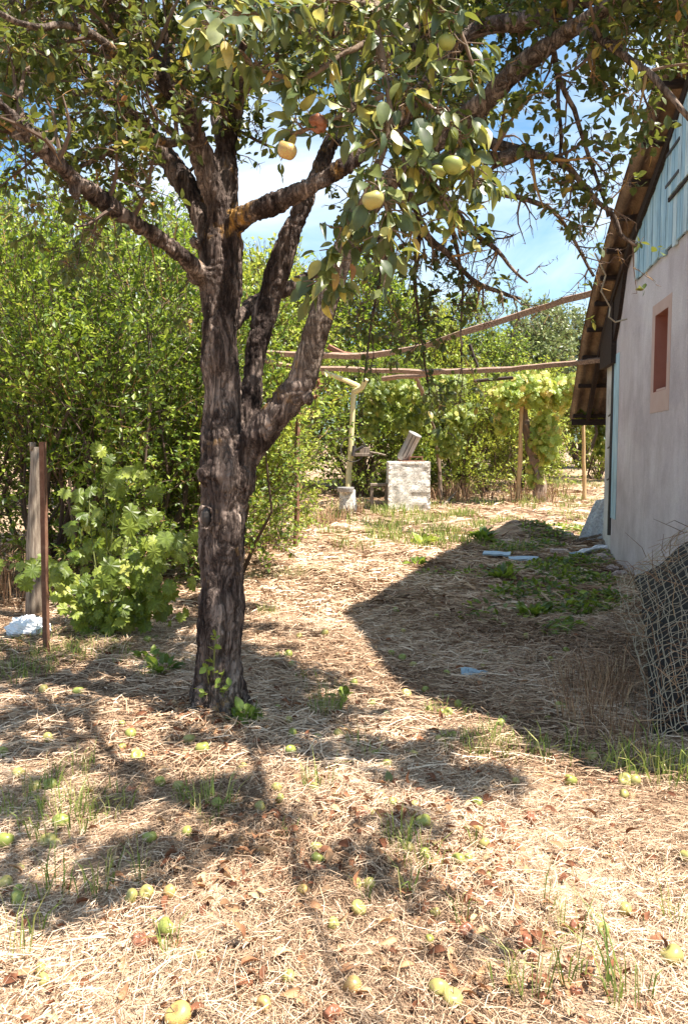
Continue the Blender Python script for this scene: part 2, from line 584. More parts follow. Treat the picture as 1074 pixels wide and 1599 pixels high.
def vnoise(p, seed=0):
    """cheap value noise"""
    r_ = np.random.default_rng(seed)
    tab = r_.random((32, 32, 32))
    i = np.floor(p).astype(int)
    f = p - i
    f = f * f * (3 - 2 * f)
    out = 0
    for a in (0, 1):
        for bb in (0, 1):
            for c in (0, 1):
                wgt = (f[:, 0] if a else 1 - f[:, 0]) * (f[:, 1] if bb else 1 - f[:, 1]) * (f[:, 2] if c else 1 - f[:, 2])
                out = out + wgt * tab[(i[:, 0] + a) % 32, (i[:, 1] + bb) % 32, (i[:, 2] + c) % 32]
    return out


def U(n, a=0., b=1.): return rng.uniform(a, b, n)


def unit(n): return nrm(rng.normal(size=(n, 3)))


# ------------------------------------------------------------------ ground
def build_ground():
    b = MB()
    xs = np.concatenate([np.linspace(-90, -6, 30)[:-1], np.linspace(-6, 6, 200), np.linspace(6, 90, 30)[1:]])
    ys = np.concatenate([np.linspace(-25, 0, 15)[:-1], np.linspace(0, 16, 240), np.linspace(16, 120, 90)[1:]])
    X, Y = np.meshgrid(xs, ys)
    V = np.stack([X, Y, gz(X, Y)], -1).reshape(-1, 3)
    n = len(xs)
    i, j = np.meshgrid(np.arange(len(ys) - 1), np.arange(n - 1), indexing='ij')
    k = (i * n + j).ravel()
    b.add(V, np.stack([k, k + 1, k + n + 1, k + n], 1))
    o = b.obj('ground', M['soil'], smooth=True)
    setp(o, kind='structure')


build_ground()


def straw(name, N, x0, x1, y0, y1, lmin, lmax, wd, label, lift=.012, mask=None):
    b = MB()
    x, y = U(N, x0, x1), U(N, y0, y1)
    # swathes: neighbouring straws lie roughly the same way, thicker in some spots
    dens = .55 + .45 * np.sin(1.7 * x + 2.3 * y + 1.5 * np.sin(1.1 * y)) * np.sin(2.6 * x - 1.3 * y)
    dens += .3 * np.sin(7 * x + 3 * y) * np.sin(5 * y - 4 * x)
    keep = U(N) < np.clip(dens + .25, .25, 1)
    if mask is not None: keep &= mask(x, y)
    x, y = x[keep], y[keep]
    N = len(x)
    a = 1.2 * np.sin(.9 * x + .5) + 1.5 * np.sin(.8 * y + x) + rng.normal(size=N) * .95
    L = U(N, lmin, lmax) * U(N, .5, 1)
    d = np.stack([np.cos(a), np.sin(a), rng.normal(size=N) * .16], 1)
    z = gz(x, y) + U(N) ** 2 * lift * 3 + .003
    c = np.stack([x, y, z], 1)
    bend = np.stack([-np.sin(a), np.cos(a), np.zeros(N)], 1) * (rng.normal(size=N) * .12 * L)[:, None]
    up = (U(N) * .1 * L)[:, None] * A(0, 0, 1)
    p0, p1, p2 = c - d * L[:, None] / 2, c + bend + up, c + d * L[:, None] / 2
    p0[:, 2] = np.maximum(p0[:, 2], gz(p0[:, 0], p0[:, 1]) + .002)
    p2[:, 2] = np.maximum(p2[:, 2], gz(p2[:, 0], p2[:, 1]) + .002)
    s = np.stack([-np.sin(a), np.cos(a), rng.normal(size=N) * .8], 1) * (wd * U(N, .5, 1.2) / 2)[:, None]
    V = np.stack([p0 - s, p0 + s, p1 - s, p1 + s, p2 - s, p2 + s], 1).reshape(-1, 3)
    o_ = (np.arange(N) * 6)[:, None, None]
    q = (o_ + np.array([[0, 1, 3, 2], [2, 3, 5, 4]])[None]).reshape(-1, 4)
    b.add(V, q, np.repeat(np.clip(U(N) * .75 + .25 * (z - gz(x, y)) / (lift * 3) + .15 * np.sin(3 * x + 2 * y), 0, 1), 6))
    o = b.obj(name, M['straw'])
    setp(o, label, 'dry grass', kind='stuff')


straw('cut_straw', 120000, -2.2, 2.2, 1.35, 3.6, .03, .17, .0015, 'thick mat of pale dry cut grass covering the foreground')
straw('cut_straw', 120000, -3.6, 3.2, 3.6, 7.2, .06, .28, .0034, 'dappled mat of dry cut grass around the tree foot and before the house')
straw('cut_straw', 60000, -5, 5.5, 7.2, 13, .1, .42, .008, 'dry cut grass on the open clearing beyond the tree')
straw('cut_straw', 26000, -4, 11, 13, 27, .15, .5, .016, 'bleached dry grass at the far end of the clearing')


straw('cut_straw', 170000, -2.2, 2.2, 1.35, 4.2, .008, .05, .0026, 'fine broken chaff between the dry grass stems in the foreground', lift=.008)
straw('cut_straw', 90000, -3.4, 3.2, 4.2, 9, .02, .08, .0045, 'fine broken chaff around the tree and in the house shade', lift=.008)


def tufts(name, spots, label, cat='grass', mat='grass', kind='stuff', group=None, wd=.006, dn=1., hm=1.):
    """spots: x, y, radius, blades, height"""
    b = MB()
    for (x, y, rad, n, h) in spots:
        n = int(n * dn)
        a, rr = U(n, 0, 6.283), rad * np.sqrt(U(n))
        bx, by = x + rr * np.cos(a), y + rr * np.sin(a)
        L = h * hm * U(n, .4, 1.1)
        out = nrm(np.stack([np.cos(a) + rng.normal(size=n) * .8, np.sin(a) + rng.normal(size=n) * .8, np.zeros(n)], 1)) * (L * U(n, .1, .75))[:, None]
        p0 = np.stack([bx, by, gz(bx, by)], 1)
        p1 = p0 + out * .3 + A(0, 0, 1) * (L * .55)[:, None]
        p2 = p0 + out + A(0, 0, 1) * (L * U(n, .55, 1))[:, None]
        s = unit(n) * A(1, 1, .1) * (wd * U(n, .5, 1.1) / 2)[:, None]
        V = np.stack([p0 - s, p0 + s, p1 - s * .8, p1 + s * .8, p2], 1).reshape(-1, 3)
        o_ = (np.arange(n) * 5)[:, None, None]
        b.add(V, [(o_ + np.array([[0, 1, 3, 2]])[None]).reshape(-1, 4), (o_ + np.array([[2, 3, 4]])[None]).reshape(-1, 3)], np.repeat(U(n), 5))
    o = b.obj(name, M[mat])
    setp(o, label, cat, group, kind)
    return o


def gs(px, py, rad, n, h):
    g = G(px, py)
    return (g[0], g[1], rad, n, h)


tufts('grass', [gs(*a) for a in [(60, 1240, .1, 26, .13), (100, 1290, .16, 70, .12), (150, 1270, .16, 60, .11), (30, 1275, .1, 30, .1), (120, 1210, .1, 26, .12),
                                 (330, 1265, .1, 34, .15), (300, 1250, .08, 22, .1), (220, 1380, .03, 8, .17), (145, 1400, .05, 9, .16), (80, 1400, .06, 10, .14),
                                 (165, 1375, .06, 9, .12), (265, 1490, .04, 8, .13), (20, 1500, .05, 9, .16), (60, 1465, .05, 8, .1), (500, 1230, .07, 20, .13),
                                 (510, 1110, .09, 50, .16), (500, 1070, .16, 40, .08), (560, 1170, .05, 10, .14), (575, 1185, .05, 10, .1), (640, 1400, .04, 8, .15),
                                 (655, 1345, .09, 24, .12), (620, 1320, .06, 12, .15), (740, 1320, .03, 6, .12), (850, 1420, .03, 6, .13), (575, 1410, .02, 4, .12),
                                 (800, 1180, .2, 90, .1), (770, 1160, .12, 40, .1), (720, 1170, .12, 40, .08), (700, 1120, .16, 40, .09), (880, 1460, .03, 6, .13),
                                 (830, 1560, .06, 10, .2), (980, 1560, .07, 16, .2), (890, 1540, .04, 6, .22), (780, 1540, .03, 6, .16), (720, 1450, .03, 5, .13),
                                 (1060, 1440, .05, 9, .14), (230, 1060, .06, 20, .12), (390, 1130, .07, 26, .1), (420, 960, .1, 40, .12), (30, 1060, .25, 130, .13),
                                 (90, 1030, .2, 90, .1), (410, 905, .5, 160, .09), (480, 895, .4, 130, .08), (150, 1020, .25, 110, .11), (740, 1190, .05, 16, .13),
                                 (60, 1010, .3, 120, .09), (250, 1040, .3, 90, .07), (330, 1290, .05, 10, .07), (450, 1300, .04, 8, .06)]],
      'green grass blades sprouting through the dry cut grass', dn=1.6, hm=1.4, wd=.0065)
tufts('grass', [(g[0] + U(1, -1, 1)[0] * s, g[1] + U(1, -1, 1)[0] * s * 2, .35, 60, h) for (px, py, s, h, k) in
                [(570, 822, 1.6, .28, 12), (660, 830, 1.4, .28, 10), (700, 828, 1.2, .26, 10), (540, 815, 1.2, .3, 8), (840, 800, 1.3, .2, 12), (880, 770, 2, .25, 22), (870, 750, 2, .25, 16), (590, 800, 1, .3, 6), (740, 800, 1.2, .25, 7)]
                for _ in range(k) for g in [G(px, py)]],
      'bright green grass in the sunlit back of the clearing', wd=.02)
tufts('dry_grass', [(x, y, .3, 60, h) for (x, y, h) in [(-.9, 12.4, .35), (-1.3, 11.6, .4), (-.2, 16.5, .5), (.2, 17.5, .5), (-.6, 15.5, .6), (2.7, 21, .9), (3.2, 21.3, .9), (3.7, 21, .8),
                                                    (4.2, 20.3, .6), (5, 20.2, .5), (2.2, 21.5, .6), (4.7, 21.4, .8), (5.3, 21.5, .7), (6, 22.5, .6), (-1.6, 10.5, .3), (3, 20.6, .5), (1.6, 21.4, .7)]],
      'tall dry straw coloured grass along the foot of the hedges', 'dry grass', 'dry_stalk', wd=.022)
tufts('dry_grass', [gs(*a) for a in [(905, 1130, .12, 90, .3), (935, 1110, .14, 110, .36), (960, 1090, .16, 120, .4), (920, 1070, .2, 110, .3), (985, 1150, .12, 70, .3), (890, 1090, .16, 60, .2), (1000, 1190, .1, 40, .22), (950, 1160, .14, 70, .25)]],
      'dry brown weeds standing against the wire netting', 'dry weeds', 'dry_stalk', wd=.006)
tufts('grass', [gs(*a) for a in [(870, 1185, .12, 22, .2), (900, 1180, .06, 14, .2), (940, 1205, .08, 20, .2), (1000, 1215, .14, 40, .22), (1050, 1225, .14, 50, .24), (975, 1205, .08, 18, .25), (1030, 1200, .1, 26, .3), (1070, 1215, .1, 30, .25)]],
      'long green grass arching at the foot of the wire netting', wd=.009)


# ground-cover weeds
def weeds(name, spots, label, tpl=LEAF6, mat='plum_leaf', size=.075, kind='stuff', h=.12, cat='weeds'):
    b = MB()
    for (x, y, rad, n) in spots:
        a, rr = U(n, 0, 6.283), rad * np.sqrt(U(n))
        bx, by = x + rr * np.cos(a), y + rr * np.sin(a)
        pos = np.stack([bx, by, gz(bx, by) + h * U(n) ** 1.5 * (1.2 - rr / rad)], 1)
        ax = nrm(np.stack([rng.normal(size=n), rng.normal(size=n), U(n, -.1, .7)], 1))
        nn = nrm(A(0, 0, 1) + rng.normal(size=(n, 3)) * .4)
        b.place(tpl, pos, ax, nn, size * U(n, .6, 1.3), U(n) * .85)
    o = b.obj(name, M[mat])
    return setp(o, label, cat, None, kind)


sp_ = []
for (px, py, rad, n) in [(860, 835, .5, 300), (890, 828, .5, 260), (800, 845, .45, 160), (850, 855, .35, 150), (905, 880, .4, 260), (880, 900, .5, 320), (920, 910, .4, 260), (850, 925, .4, 160), (900, 950, .35, 260), (935, 940, .35, 220),
                         (880, 985, .2, 60), (810, 890, .35, 90), (820, 935, .35, 110), (760, 900, .3, 60), (700, 900, .4, 60), (760, 960, .3, 40), (930, 835, .3, 150), (790, 930, .2, 60), (860, 885, .3, 160), (935, 870, .3, 120)]:
    g = G(px, py)
    sp_.append((g[0], g[1], rad, int(n * 1.5)))
weeds('weeds', sp_, 'low green weeds spreading over the shaded ground by the house')
for i, (px, py, rad, n, h, lab) in enumerate([(755, 845, .16, 34, .3, 'broad leaved weed at the edge of the house shadow beside the hay mound'), (785, 905, .2, 34, .2, 'green weed below the blue grey plank'),
                                              (830, 965, .22, 60, .16, 'dark green weed in the middle of the shaded straw'), (700, 1053, .1, 0, .1, ''), (660, 855, .12, 26, .3, 'small bright weed alone on the sunlit clearing'),
                                              (650, 885, .12, 20, .15, 'little weed just inside the house shadow edge'), (255, 1050, .12, 30, .12, 'weed between the young grapevine and the tree trunk'),
                                              (385, 1128, .08, 22, .12, 'weed at the right foot of the apple tree'), (235, 1030, .16, 26, .1, 'flat leaved weed under the young grapevine'),
                                              (535, 1098, .06, 9, .12, 'weed with one upright broad leaf right of the trunk')]):
    if n:
        g = G(px, py)
        b = MB()
        a = U(n, 0, 6.283)
        el = U(n, .1, 1.2)
        ax = np.stack([np.cos(a) * np.cos(el), np.sin(a) * np.cos(el), np.sin(el)], 1)
        pos = g + np.stack([np.cos(a), np.sin(a), np.zeros(n)], 1) * (rad * U(n, 0, .6))[:, None]
        pos[:, 2] = gz(pos[:, 0], pos[:, 1]) + h * U(n, 0, .35)
        b.place(LEAFB, pos, ax, nrm(A(0, 0, 1) + rng.normal(size=(n, 3)) * .3), h * U(n, .4, .8), U(n) * .8)
        setp(b.obj('weed', M['light_leaf' if py < 860 and px < 700 else 'plum_leaf']), lab, 'weed', 'small weeds in the dry grass')

# dry fallen leaves
b = MB()
n = 2800
y = 1.4 + U(n) ** 1.3 * 6.5
x = rng.normal(size=n) * .36 * y * .9
cl = A([-.95, 4.1], [-.8, 4.25], [-.6, 4.0], [.5, 3.0], [-.15, 2.9], [-.9, 4.4], [.15, 3.1], [.55, 2.2], [-.45, 2.75], [.0, 3.4], [.35, 2.6], [.1, 4.2], [-.2, 4.5])
k = rng.integers(0, len(cl), n)
m_ = U(n) < .35
x = np.where(m_, cl[k, 0] + rng.normal(size=n) * .16, x)
y = np.where(m_, cl[k, 1] + rng.normal(size=n) * .2, y)
pos = np.stack([x, y, gz(x, y) + U(n, .012, .03)], 1)
b.place(LEAFD, pos, nrm(np.stack([rng.normal(size=n), rng.normal(size=n), rng.normal(size=n) * .3], 1)), nrm(A(0, 0, 1) + rng.normal(size=(n, 3)) * .55), U(n, .025, .06), U(n) ** 1.3, U(n, .8, 1.5))
setp(b.obj('dry_leaves', M['dry_leaf'], smooth=True), 'curled brown fallen leaves scattered in the cut grass', 'dry leaves', kind='stuff')

# ------------------------------------------------------------------ house
C0 = A(3.73, 11.2, 0)
UU = nrm(A(-.147, -.989, 0))
NN = A(UU[1], -UU[0], 0)
NN = NN if NN[0] < 0 else -NN
HR = np.stack([UU, NN, A(0, 0, 1)], 1)


def H(t, o, z): return C0 + UU * t + NN * o + A(0, 0, 1) * z


house = empty('house', H(0, 0, 0), 'grey stucco house with pale blue board gable and corrugated roof on the right', 'house')
PR = [(-2.25, 2.0), (-1.9, 2.3), (-1.0, 3.15), (0, 3.72), (1.1, 4.17), (2.8, 4.68), (4.4, 5.3), (5.0, 5.6), (6.1, 4.95), (7.1, 4.15), (7.8, 2.75), (8.05, 2.2)]


def roofz(t): return np.interp(t, [p[0] for p in PR], [p[1] for p in PR])


def hbox(b, t0, t1, o0, o1, z0, z1, r=.5):
    b.box(H((t0 + t1) / 2, (o0 + o1) / 2, (z0 + z1) / 2), (abs(t1 - t0) / 2, abs(o1 - o0) / 2, abs(z1 - z0) / 2), HR, r)


def hprism(b, poly, o0, o1, r=.5):
    """poly in (t, z), extruded from o0 to o1"""
    n = len(poly)
    V = [H(t, o0, z) for t, z in poly] + [H(t, o1, z) for t, z in poly]
    k = np.arange(n)
    b.add(V, [k[None, ::-1].copy(), (k + n)[None, :].copy(), np.stack([k, (k + 1) % n, (k + 1) % n + n, k + n], 1)], r)


ZB, W0, W1, WZ0, WZ1 = 3.53, 2.34, 2.91, 2.12, 2.95
b = MB()
# stucco: panels butted round the window opening
for (t0, t1, z0, z1) in [(0, W0, -.3, ZB), (W1, 7.75, -.3, 2.6), (W0, W1, -.3, WZ0), (W0, W1, WZ1, ZB)]:
    hbox(b, t0, t1, -.3, 0, z0, z1)
hprism(b, [(W1, 2.6), (7.75, 2.6), (7.2, ZB), (W1, ZB)], -.3, 0)
hprism(b, [(.15, ZB), (1.27, ZB), (1.27, roofz(1.27) - .1), (1.1, 4.05), (.15, 3.68)], -.3, 0)
hbox(b, 7.45, 7.75, -6, -.3, -.3, 2.6)
wall = b.obj('stucco_wall', M['stucco'], house)
b = MB()
hprism(b, [(-.8, -.3), (-.02, -.3), (-.02, 3.5), (-.8, 3.1)], -.28, -.03)
hbox(b, -.8, -.55, -6, -.29, -.3, 2.7)
b.obj('whitewashed_wall', M['whitewash'], house)['label'] = 'whitewashed strip of wall beyond the seam'
b = MB()
b.tube([H(-.05, .015, z) for z in np.linspace(0.3, 2.75, 9)], .022, 6, lump=.2)
for z in (2.0, 1.55, 1.1): b.tube([H(-.05, .02, z), H(-.22, .03, z - .03)], .012, 5)
b.obj('downpipe', M['iron'], house)
b = MB()
hbox(b, -.06, .34, .0025, .006, .55, 2.8)
o = b.obj('blue_paint_strip', M['boards'], house)
# dark timber at the wall head below the roof
b = MB()
hprism(b, [(-.85, 2.68), (.08, 2.68), (.08, 3.68), (-.85, 3.15)], .0, .07)
hprism(b, [(.09, 2.98), (.42, 3.3), (.85, 3.98), (.09, 3.7)], .004, .05)
b.obj('dark_wall_plate', M['darkwood'], house)
# boards
b = MB()
t = 1.3
i = 0
while t < 7.2:
    wd = .115 + .03 * random.random()
    t1 = min(t + wd, 7.2)
    if t1 - t > .03:
        zb = ZB + random.uniform(-.012, .008) if random.random() > .1 else ZB - .035
        zt0, zt1 = roofz(t) - .1, roofz(t1) - .1
        hprism(b, [(t + .004, zb), (t1 - .004, zb), (t1 - .004, zt1), (t + .004, zt0)], .004 + random.uniform(0, .008), .026 + random.uniform(0, .01), random.random())
    t = t1
b.obj('gable_boards', M['boards'], house)
b = MB()
hprism(b, [(1.31, ZB + .02), (7.1, ZB + .02), (5.0, 5.3), (1.31, 4.05)], -.1, 0)
b.obj('gable_backing', M['darkwood'], house)
b = MB()
for (t0, t1, z0, z1) in [(2.95, 2.975, 4.0, 4.5), (2.95, 4.2, 3.975, 4.0), (4.2, 4.225, 3.975, 4.9)]: hbox(b, t0, t1, .03, .05, z0, z1)
hat = MB()
for q in range(10):
    t0 = 2.98 + q * .122
    hprism(hat, [(t0, 4.01), (t0 + .116, 4.01), (t0 + .116, min(4.95, roofz(t0 + .1) - .16)), (t0, min(4.95, roofz(t0) - .16))], .037, .055 + random.uniform(0, .006), random.random())
ho = hat.obj('gable_hatch', M['boards'], house)
b.obj('gable_hatch_frame', M['darkwood'], house)
for z in (4.12, 4.42):
    b = MB()
    hbox(b, 2.9, 3.4, .062, .07, z, z + .03)
    b.obj('hinge', M['iron'], house).parent = ho
# window
win = MB()
for (t0, t1, z0, z1) in [(W0 - .13, W0, WZ0 - .22, WZ1 + .12), (W1, W1 + .13, WZ0 - .22, WZ1 + .12), (W0, W1, WZ1, WZ1 + .12), (W0, W1, WZ0 - .22, WZ0)]:
    hbox(win, t0, t1, .0005, .004, z0, z1)
wo = win.obj('window', M['pink'], house)
wo['label'] = 'small deep window with a faded pink painted surround'
b = MB()
for (t0, t1, z0, z1) in [(W0 - .004, W0 + .004, WZ0, WZ1), (W1 - .004, W1 + .004, WZ0, WZ1), (W0, W1, WZ1 - .004, WZ1 + .002), (W0, W1, WZ0 - .002, WZ0 + .004)]:
    hbox(b, t0, t1, -.27, .0015, z0, z1)
rv = b.obj('reveal', M['redreveal'], house)
b = MB()
for (t0, t1, z0, z1) in [(W0 + .004, W0 + .05, WZ0 + .01, WZ1 - .01), (W1 - .05, W1 - .004, WZ0 + .01, WZ1 - .01), (W0 + .05, W1 - .05, WZ1 - .055, WZ1 - .01), (W0 + .05, W1 - .05, WZ0 + .01, WZ0 + .055), (W0 + .27, W0 + .3, WZ0 + .055, WZ1 - .055)]:
    hbox(b, t0, t1, -.2, -.16, z0, z1)
wf = b.obj('window_frame', M['redreveal'], house)
b = MB()
hbox(b, W0 + .05, W1 - .05, -.185, -.18, WZ0 + .05, WZ1 - .05)
pn = b.obj('pane', M['glass'], house)
b = MB()
b.bevbox(H((W0 + W1) / 2, -.06, WZ0 + .018), (.2, .05, .012), HR, .003)
sl_ = b.obj('sill', M['pink'], house)
for c_ in (rv, wf, pn, sl_): c_.parent = wo
# roof: corrugated sheets, real thickness, overlapping courses
b = MB()
oo = np.arange(.32, -6.5, -.024)
courses = [(-2.25, -.75), (-.85, .75), (.65, 2.1), (2.0, 3.5), (3.4, 5.02), (5.0, 6.5), (6.4, 8.05)]
for ci, (ta, tb) in enumerate(courses):
    ts = np.linspace(ta, tb, 9)
    for (sx0, sx1) in [(0, len(oo))]:
        cols = oo[sx0:sx1]
        T_, O_ = np.meshgrid(ts, cols, indexing='ij')
        Z = roofz(T_) + .038 * np.cos(O_ / .17 * 2 * math.pi + .6) - .012 * (O_ > .2) * np.sin(T_ * 2.3)
        Z += .012 * ((T_ - ta) / (tb - ta) if tb <= 5.02 else (tb - T_) / (tb - ta)) * -1 + .012
        top = C0 + UU * T_[..., None] + NN * O_[..., None] + A(0, 0, 1) * (Z[..., None])
        bot = top - A(0, 0, .008)
        m_, n_ = T_.shape
        k = np.arange(m_ * n_).reshape(m_, n_)
        q = np.stack([k[:-1, :-1], k[1:, :-1], k[1:, 1:], k[:-1, 1:]], -1).reshape(-1, 4)
        nn_ = m_ * n_
        edge = np.concatenate([k[0], k[1:, -1], k[-1, -2::-1], k[-2:0:-1, 0]])
        e2 = np.roll(edge, -1)
        b.add(np.concatenate([top.reshape(-1, 3), bot.reshape(-1, 3)]), [q, q[:, ::-1] + nn_, np.stack([edge, edge + nn_, e2 + nn_, e2], 1)])
b.obj('corrugated_roof', M['roof'], house, smooth=True)
for t in [-2.12, -1.62, -1.2, -.72, -.22, .3, .85, 1.5, 2.15, 2.8, 3.5, 4.2, 4.9, 5.6, 6.4, 7.2, 7.8]:
    b = MB()
    b.bevbox(H(t, -.9, roofz(t) - .062), (.035 + .01 * random.random(), 1.19 + random.uniform(-.03, .0), .03), HR, .006)
    b.obj('purlin', M['darkwood'], house)
for o_ in (.045,):
    b = MB()
    for (t0, t1) in zip(np.linspace(-2.05, 5, 12)[:-1], np.linspace(-2.05, 5, 12)[1:]):
        p0, p1 = H(t0, o_, roofz(t0) - .16), H(t1, o_, roofz(t1) - .16)
        hprism(b, [(t0, roofz(t0) - .22), (t1, roofz(t1) - .22), (t1, roofz(t1) - .1), (t0, roofz(t0) - .1)], o_ - .03, o_ + .03)
    b.obj('rafter', M['beamwood' if o_ < 0 else 'darkwood'], house)
b = MB()
b.bevbox(H(-2.1, -1.1, 1.95), (.025, 1.4, .05), HR, .006)
b.obj('eaves_board', M['darkwood'], house)
# bent dry cable hanging under the roof edge
b = MB()
pts = [P(*q) for q in [(928, 395, 10.2), (945, 430, 10.3), (938, 455, 10.4), (952, 480, 10.5), (950, 495, 10.5), (960, 503, 10.5), (978, 498, 10.4)]]
b.tube(pts, .012, 6)
b.obj('loose_cable', M['wire'], house)


# ------------------------------------------------------------------ foliage generator
def shoots(bl, bs, start, d, L, per, size, tpl=LEAF2, droop=.2, rs=.006, up=.25, spread=1.0, tone=0, stem_r=.4, clus=0.0):
    """leafy shoots: start (N,3), direction d (N,3), length L (N,)"""
    N = len(start)
    s = np.array([0, .5, 1.])
    dr = (A(0, 0, -1)[None] * (L * droop)[:, None])
    side = unit(N) * (L * .12)[:, None]
    PT = start[:, None, :] + d[:, None, :] * (L[:, None] * s[None])[..., None] + dr[:, None, :] * (s ** 2)[None, :, None] + side[:, None, :] * (4 * s * (1 - s))[None, :, None]
    if bs is not None: bs.tubes(PT, np.stack([np.full(N, rs), np.full(N, rs * .7), np.full(N, rs * .35)], 1) * U(N, .7, 1.3)[:, None], np.clip(U(N) * .9 + (U(N) > .9) * .5, 0, 1) * 0 + np.where(U(N) > .88, 1.0, U(N) * .8), 3)
    if per <= 0: return
    sl_ = np.sort(U((N, per), .12, 1.0), axis=1) if clus == 0 else np.clip(1 - np.abs(rng.normal(size=(N, per))) * clus, .05, 1)
    pos = start[:, None, :] + d[:, None, :] * (L[:, None] * sl_)[..., None] + dr[:, None, :] * (sl_ ** 2)[..., None] + side[:, None, :] * (4 * sl_ * (1 - sl_))[..., None]
    pos = pos.reshape(-1, 3)
    n = len(pos)
    D = np.repeat(d, per, axis=0)
    ax = nrm(D * .5 + unit(n) * spread + A(0, 0, -.15))
    nn = nrm(A(0, 0, up * 4) + SUNV * .6 + unit(n) * 1.0)
    sz = size * U(n, .6, 1.25)
    pos = pos + ax * (sz * .1)[:, None]
    bl.place(tpl, pos, ax, nn, sz, np.clip(U(n) * .9 + tone + np.repeat(rng.normal(size=N) * .08, per), 0, 1), U(n, .8, 1.3))


SUNV = A(*SUN)


def crown(bl, bs, blobs, n, Lr, per, size, tpl=LEAF2, shell=.45, up=.35, droop=.1, tone=0, rs=.006, floor=.05, gap=.525, gapf=2.0):
    """blobs: (cx, cy, cz, rx, ry, rz); shoots start inside and point outward and up"""
    vol = np.array([b[3] * b[4] * b[5] for b in blobs]) ** .7
    k = rng.choice(len(blobs), n, p=vol / vol.sum())
    B = np.array(blobs, float)[k]
    u = unit(n)
    rr = shell + (1 - shell) * U(n) ** .6
    lump = 1 + .22 * np.sin(u[:, 0] * 5 + k) * np.sin(u[:, 1] * 6 + 2 * k) + .15 * np.sin(u[:, 2] * 9 + 3 * k)
    st = B[:, :3] + u * B[:, 3:] * (rr * lump)[:, None]
    st[:, 2] = np.maximum(st[:, 2], floor + U(n) * .3)
    d = nrm(u + A(0, 0, up * 2) + unit(n) * .5)
    kp = vnoise(st * gapf + 40 + len(bl.V), 7) + .14 * u[:, 2] + .05 * np.clip(st[:, 2] - 1.3, -1, 1.3) > gap
    st, d = st[kp], d[kp]
    shoots(bl, bs, st, d, U(len(st), *Lr), per, size, tpl, droop, rs, tone=tone)


def limbs(bs, root, blobs, r0, n, r=.4):
    for i in range(n):
        b_ = blobs[i % len(blobs)]
        e = A(*b_[:3]) + rng.normal(size=3) * A(*b_[3:]) * .45
        e[2] = max(e[2], .4)
        m = (A(*root) + e) / 2 + rng.normal(size=3) * .15 + A(0, 0, -.1)
        s0 = A(*root) + rng.normal(size=3) * A(r0, r0, 0)
        pts = [s0, (s0 + m) / 2 + rng.normal(size=3) * .05, m, (m + e) / 2 + rng.normal(size=3) * .08, e]
        bs.tube(pts, np.array([1, .8, .6, .42, .2]) * r0 * random.uniform(.5, 1), 6, r=random.random() * .5, lump=.15, seed=i)


def bush_mesh(seed, blobs, n, Lr, per, size, mats, r0=.05, nl=10, tpl=LEAF2, **kw):
    global rng
    rng = np.random.default_rng(seed)
    bl, bs = MB(), MB()
    crown(bl, bs, blobs, n, Lr, per, size, tpl, **kw)
    limbs(bs, (0, 0, -.05), blobs, r0, nl)
    return bl.mesh('crown', M[mats]), bs.mesh('trunk', M['twig'])


MESH = {}
MESH['plum'] = bush_mesh(21, [(0, 0, 1.3, 1.1, 1.0, 1.2), (.7, .3, 2.2, .9, .8, 1.0), (-.7, -.1, 2.4, .8, .8, .9), (.1, .2, 3.2, .8, .7, .9), (-.3, -.4, .9, 1.1, .8, .9)], 3000, (.2, .6), 9, .082, 'plum_leaf', .05, 16, shell=.3)
MESH['plum_tall'] = bush_mesh(22, [(0, 0, 1.4, 1.1, 1.0, 1.3), (.5, .2, 2.9, .9, .8, 1.1), (-.5, .1, 3.4, .7, .7, 1.1), (.1, -.1, 4.3, .6, .6, .9), (.7, -.3, 1.3, .9, .8, 1.1)], 3000, (.25, .8), 9, .078, 'plum_leaf', .06, 18, up=.6, shell=.3)
MESH['elder'] = bush_mesh(23, [(0, 0, .8, .8, .7, .8), (.4, .1, 1.5, .6, .6, .7), (-.4, 0, 1.3, .6, .6, .7)], 1500, (.15, .4), 8, .075, 'light_leaf', .02, 12, up=.4)
MESH['far_tree'] = bush_mesh(24, [(0, 0, 2.5, 1.9, 1.6, 2.2), (1.3, .3, 4.2, 1.4, 1.3, 1.5), (-1.2, 0, 4.6, 1.5, 1.3, 1.5), (.2, .2, 5.9, 1.2, 1.1, 1.3)], 3600, (.4, 1.1), 8, .15, 'plum_leaf', .12, 16, rs=.012, gapf=1.3)
MESH['far_tree_light'] = bush_mesh(25, [(0, 0, 2.2, 1.7, 1.5, 2.0), (.9, .3, 3.9, 1.3, 1.2, 1.4), (-1., 0, 3.7, 1.4, 1.2, 1.4), (-.2, .2, 5.2, 1.0, 1.0, 1.2)], 3300, (.4, 1.2), 8, .15, 'light_leaf', .11, 14, rs=.012, up=.55, gapf=1.3)
MESH['hedge'] = bush_mesh(26, [(0, 0, 1.0, 1.2, .9, 1.1), (.6, .2, 1.9, 1.0, .8, 1.1), (-.7, 0, 2.0, .9, .8, 1.0)], 2600, (.25, .7), 8, .105, 'light_leaf', .05, 12, rs=.009)
MESH['grey_tree'] = bush_mesh(27, [(0, 0, 3.0, 2.0, 1.8, 2.2), (1.5, .3, 5.0, 1.6, 1.4, 1.4), (-1.5, 0, 4.8, 1.6, 1.4, 1.5), (.2, .2, 6.4, 1.3, 1.2, 1.1)], 3300, (.4, 1.0), 8, .2, 'grey_leaf', .14, 16, rs=.014, gapf=1.2)
rng = np.random.default_rng(77)


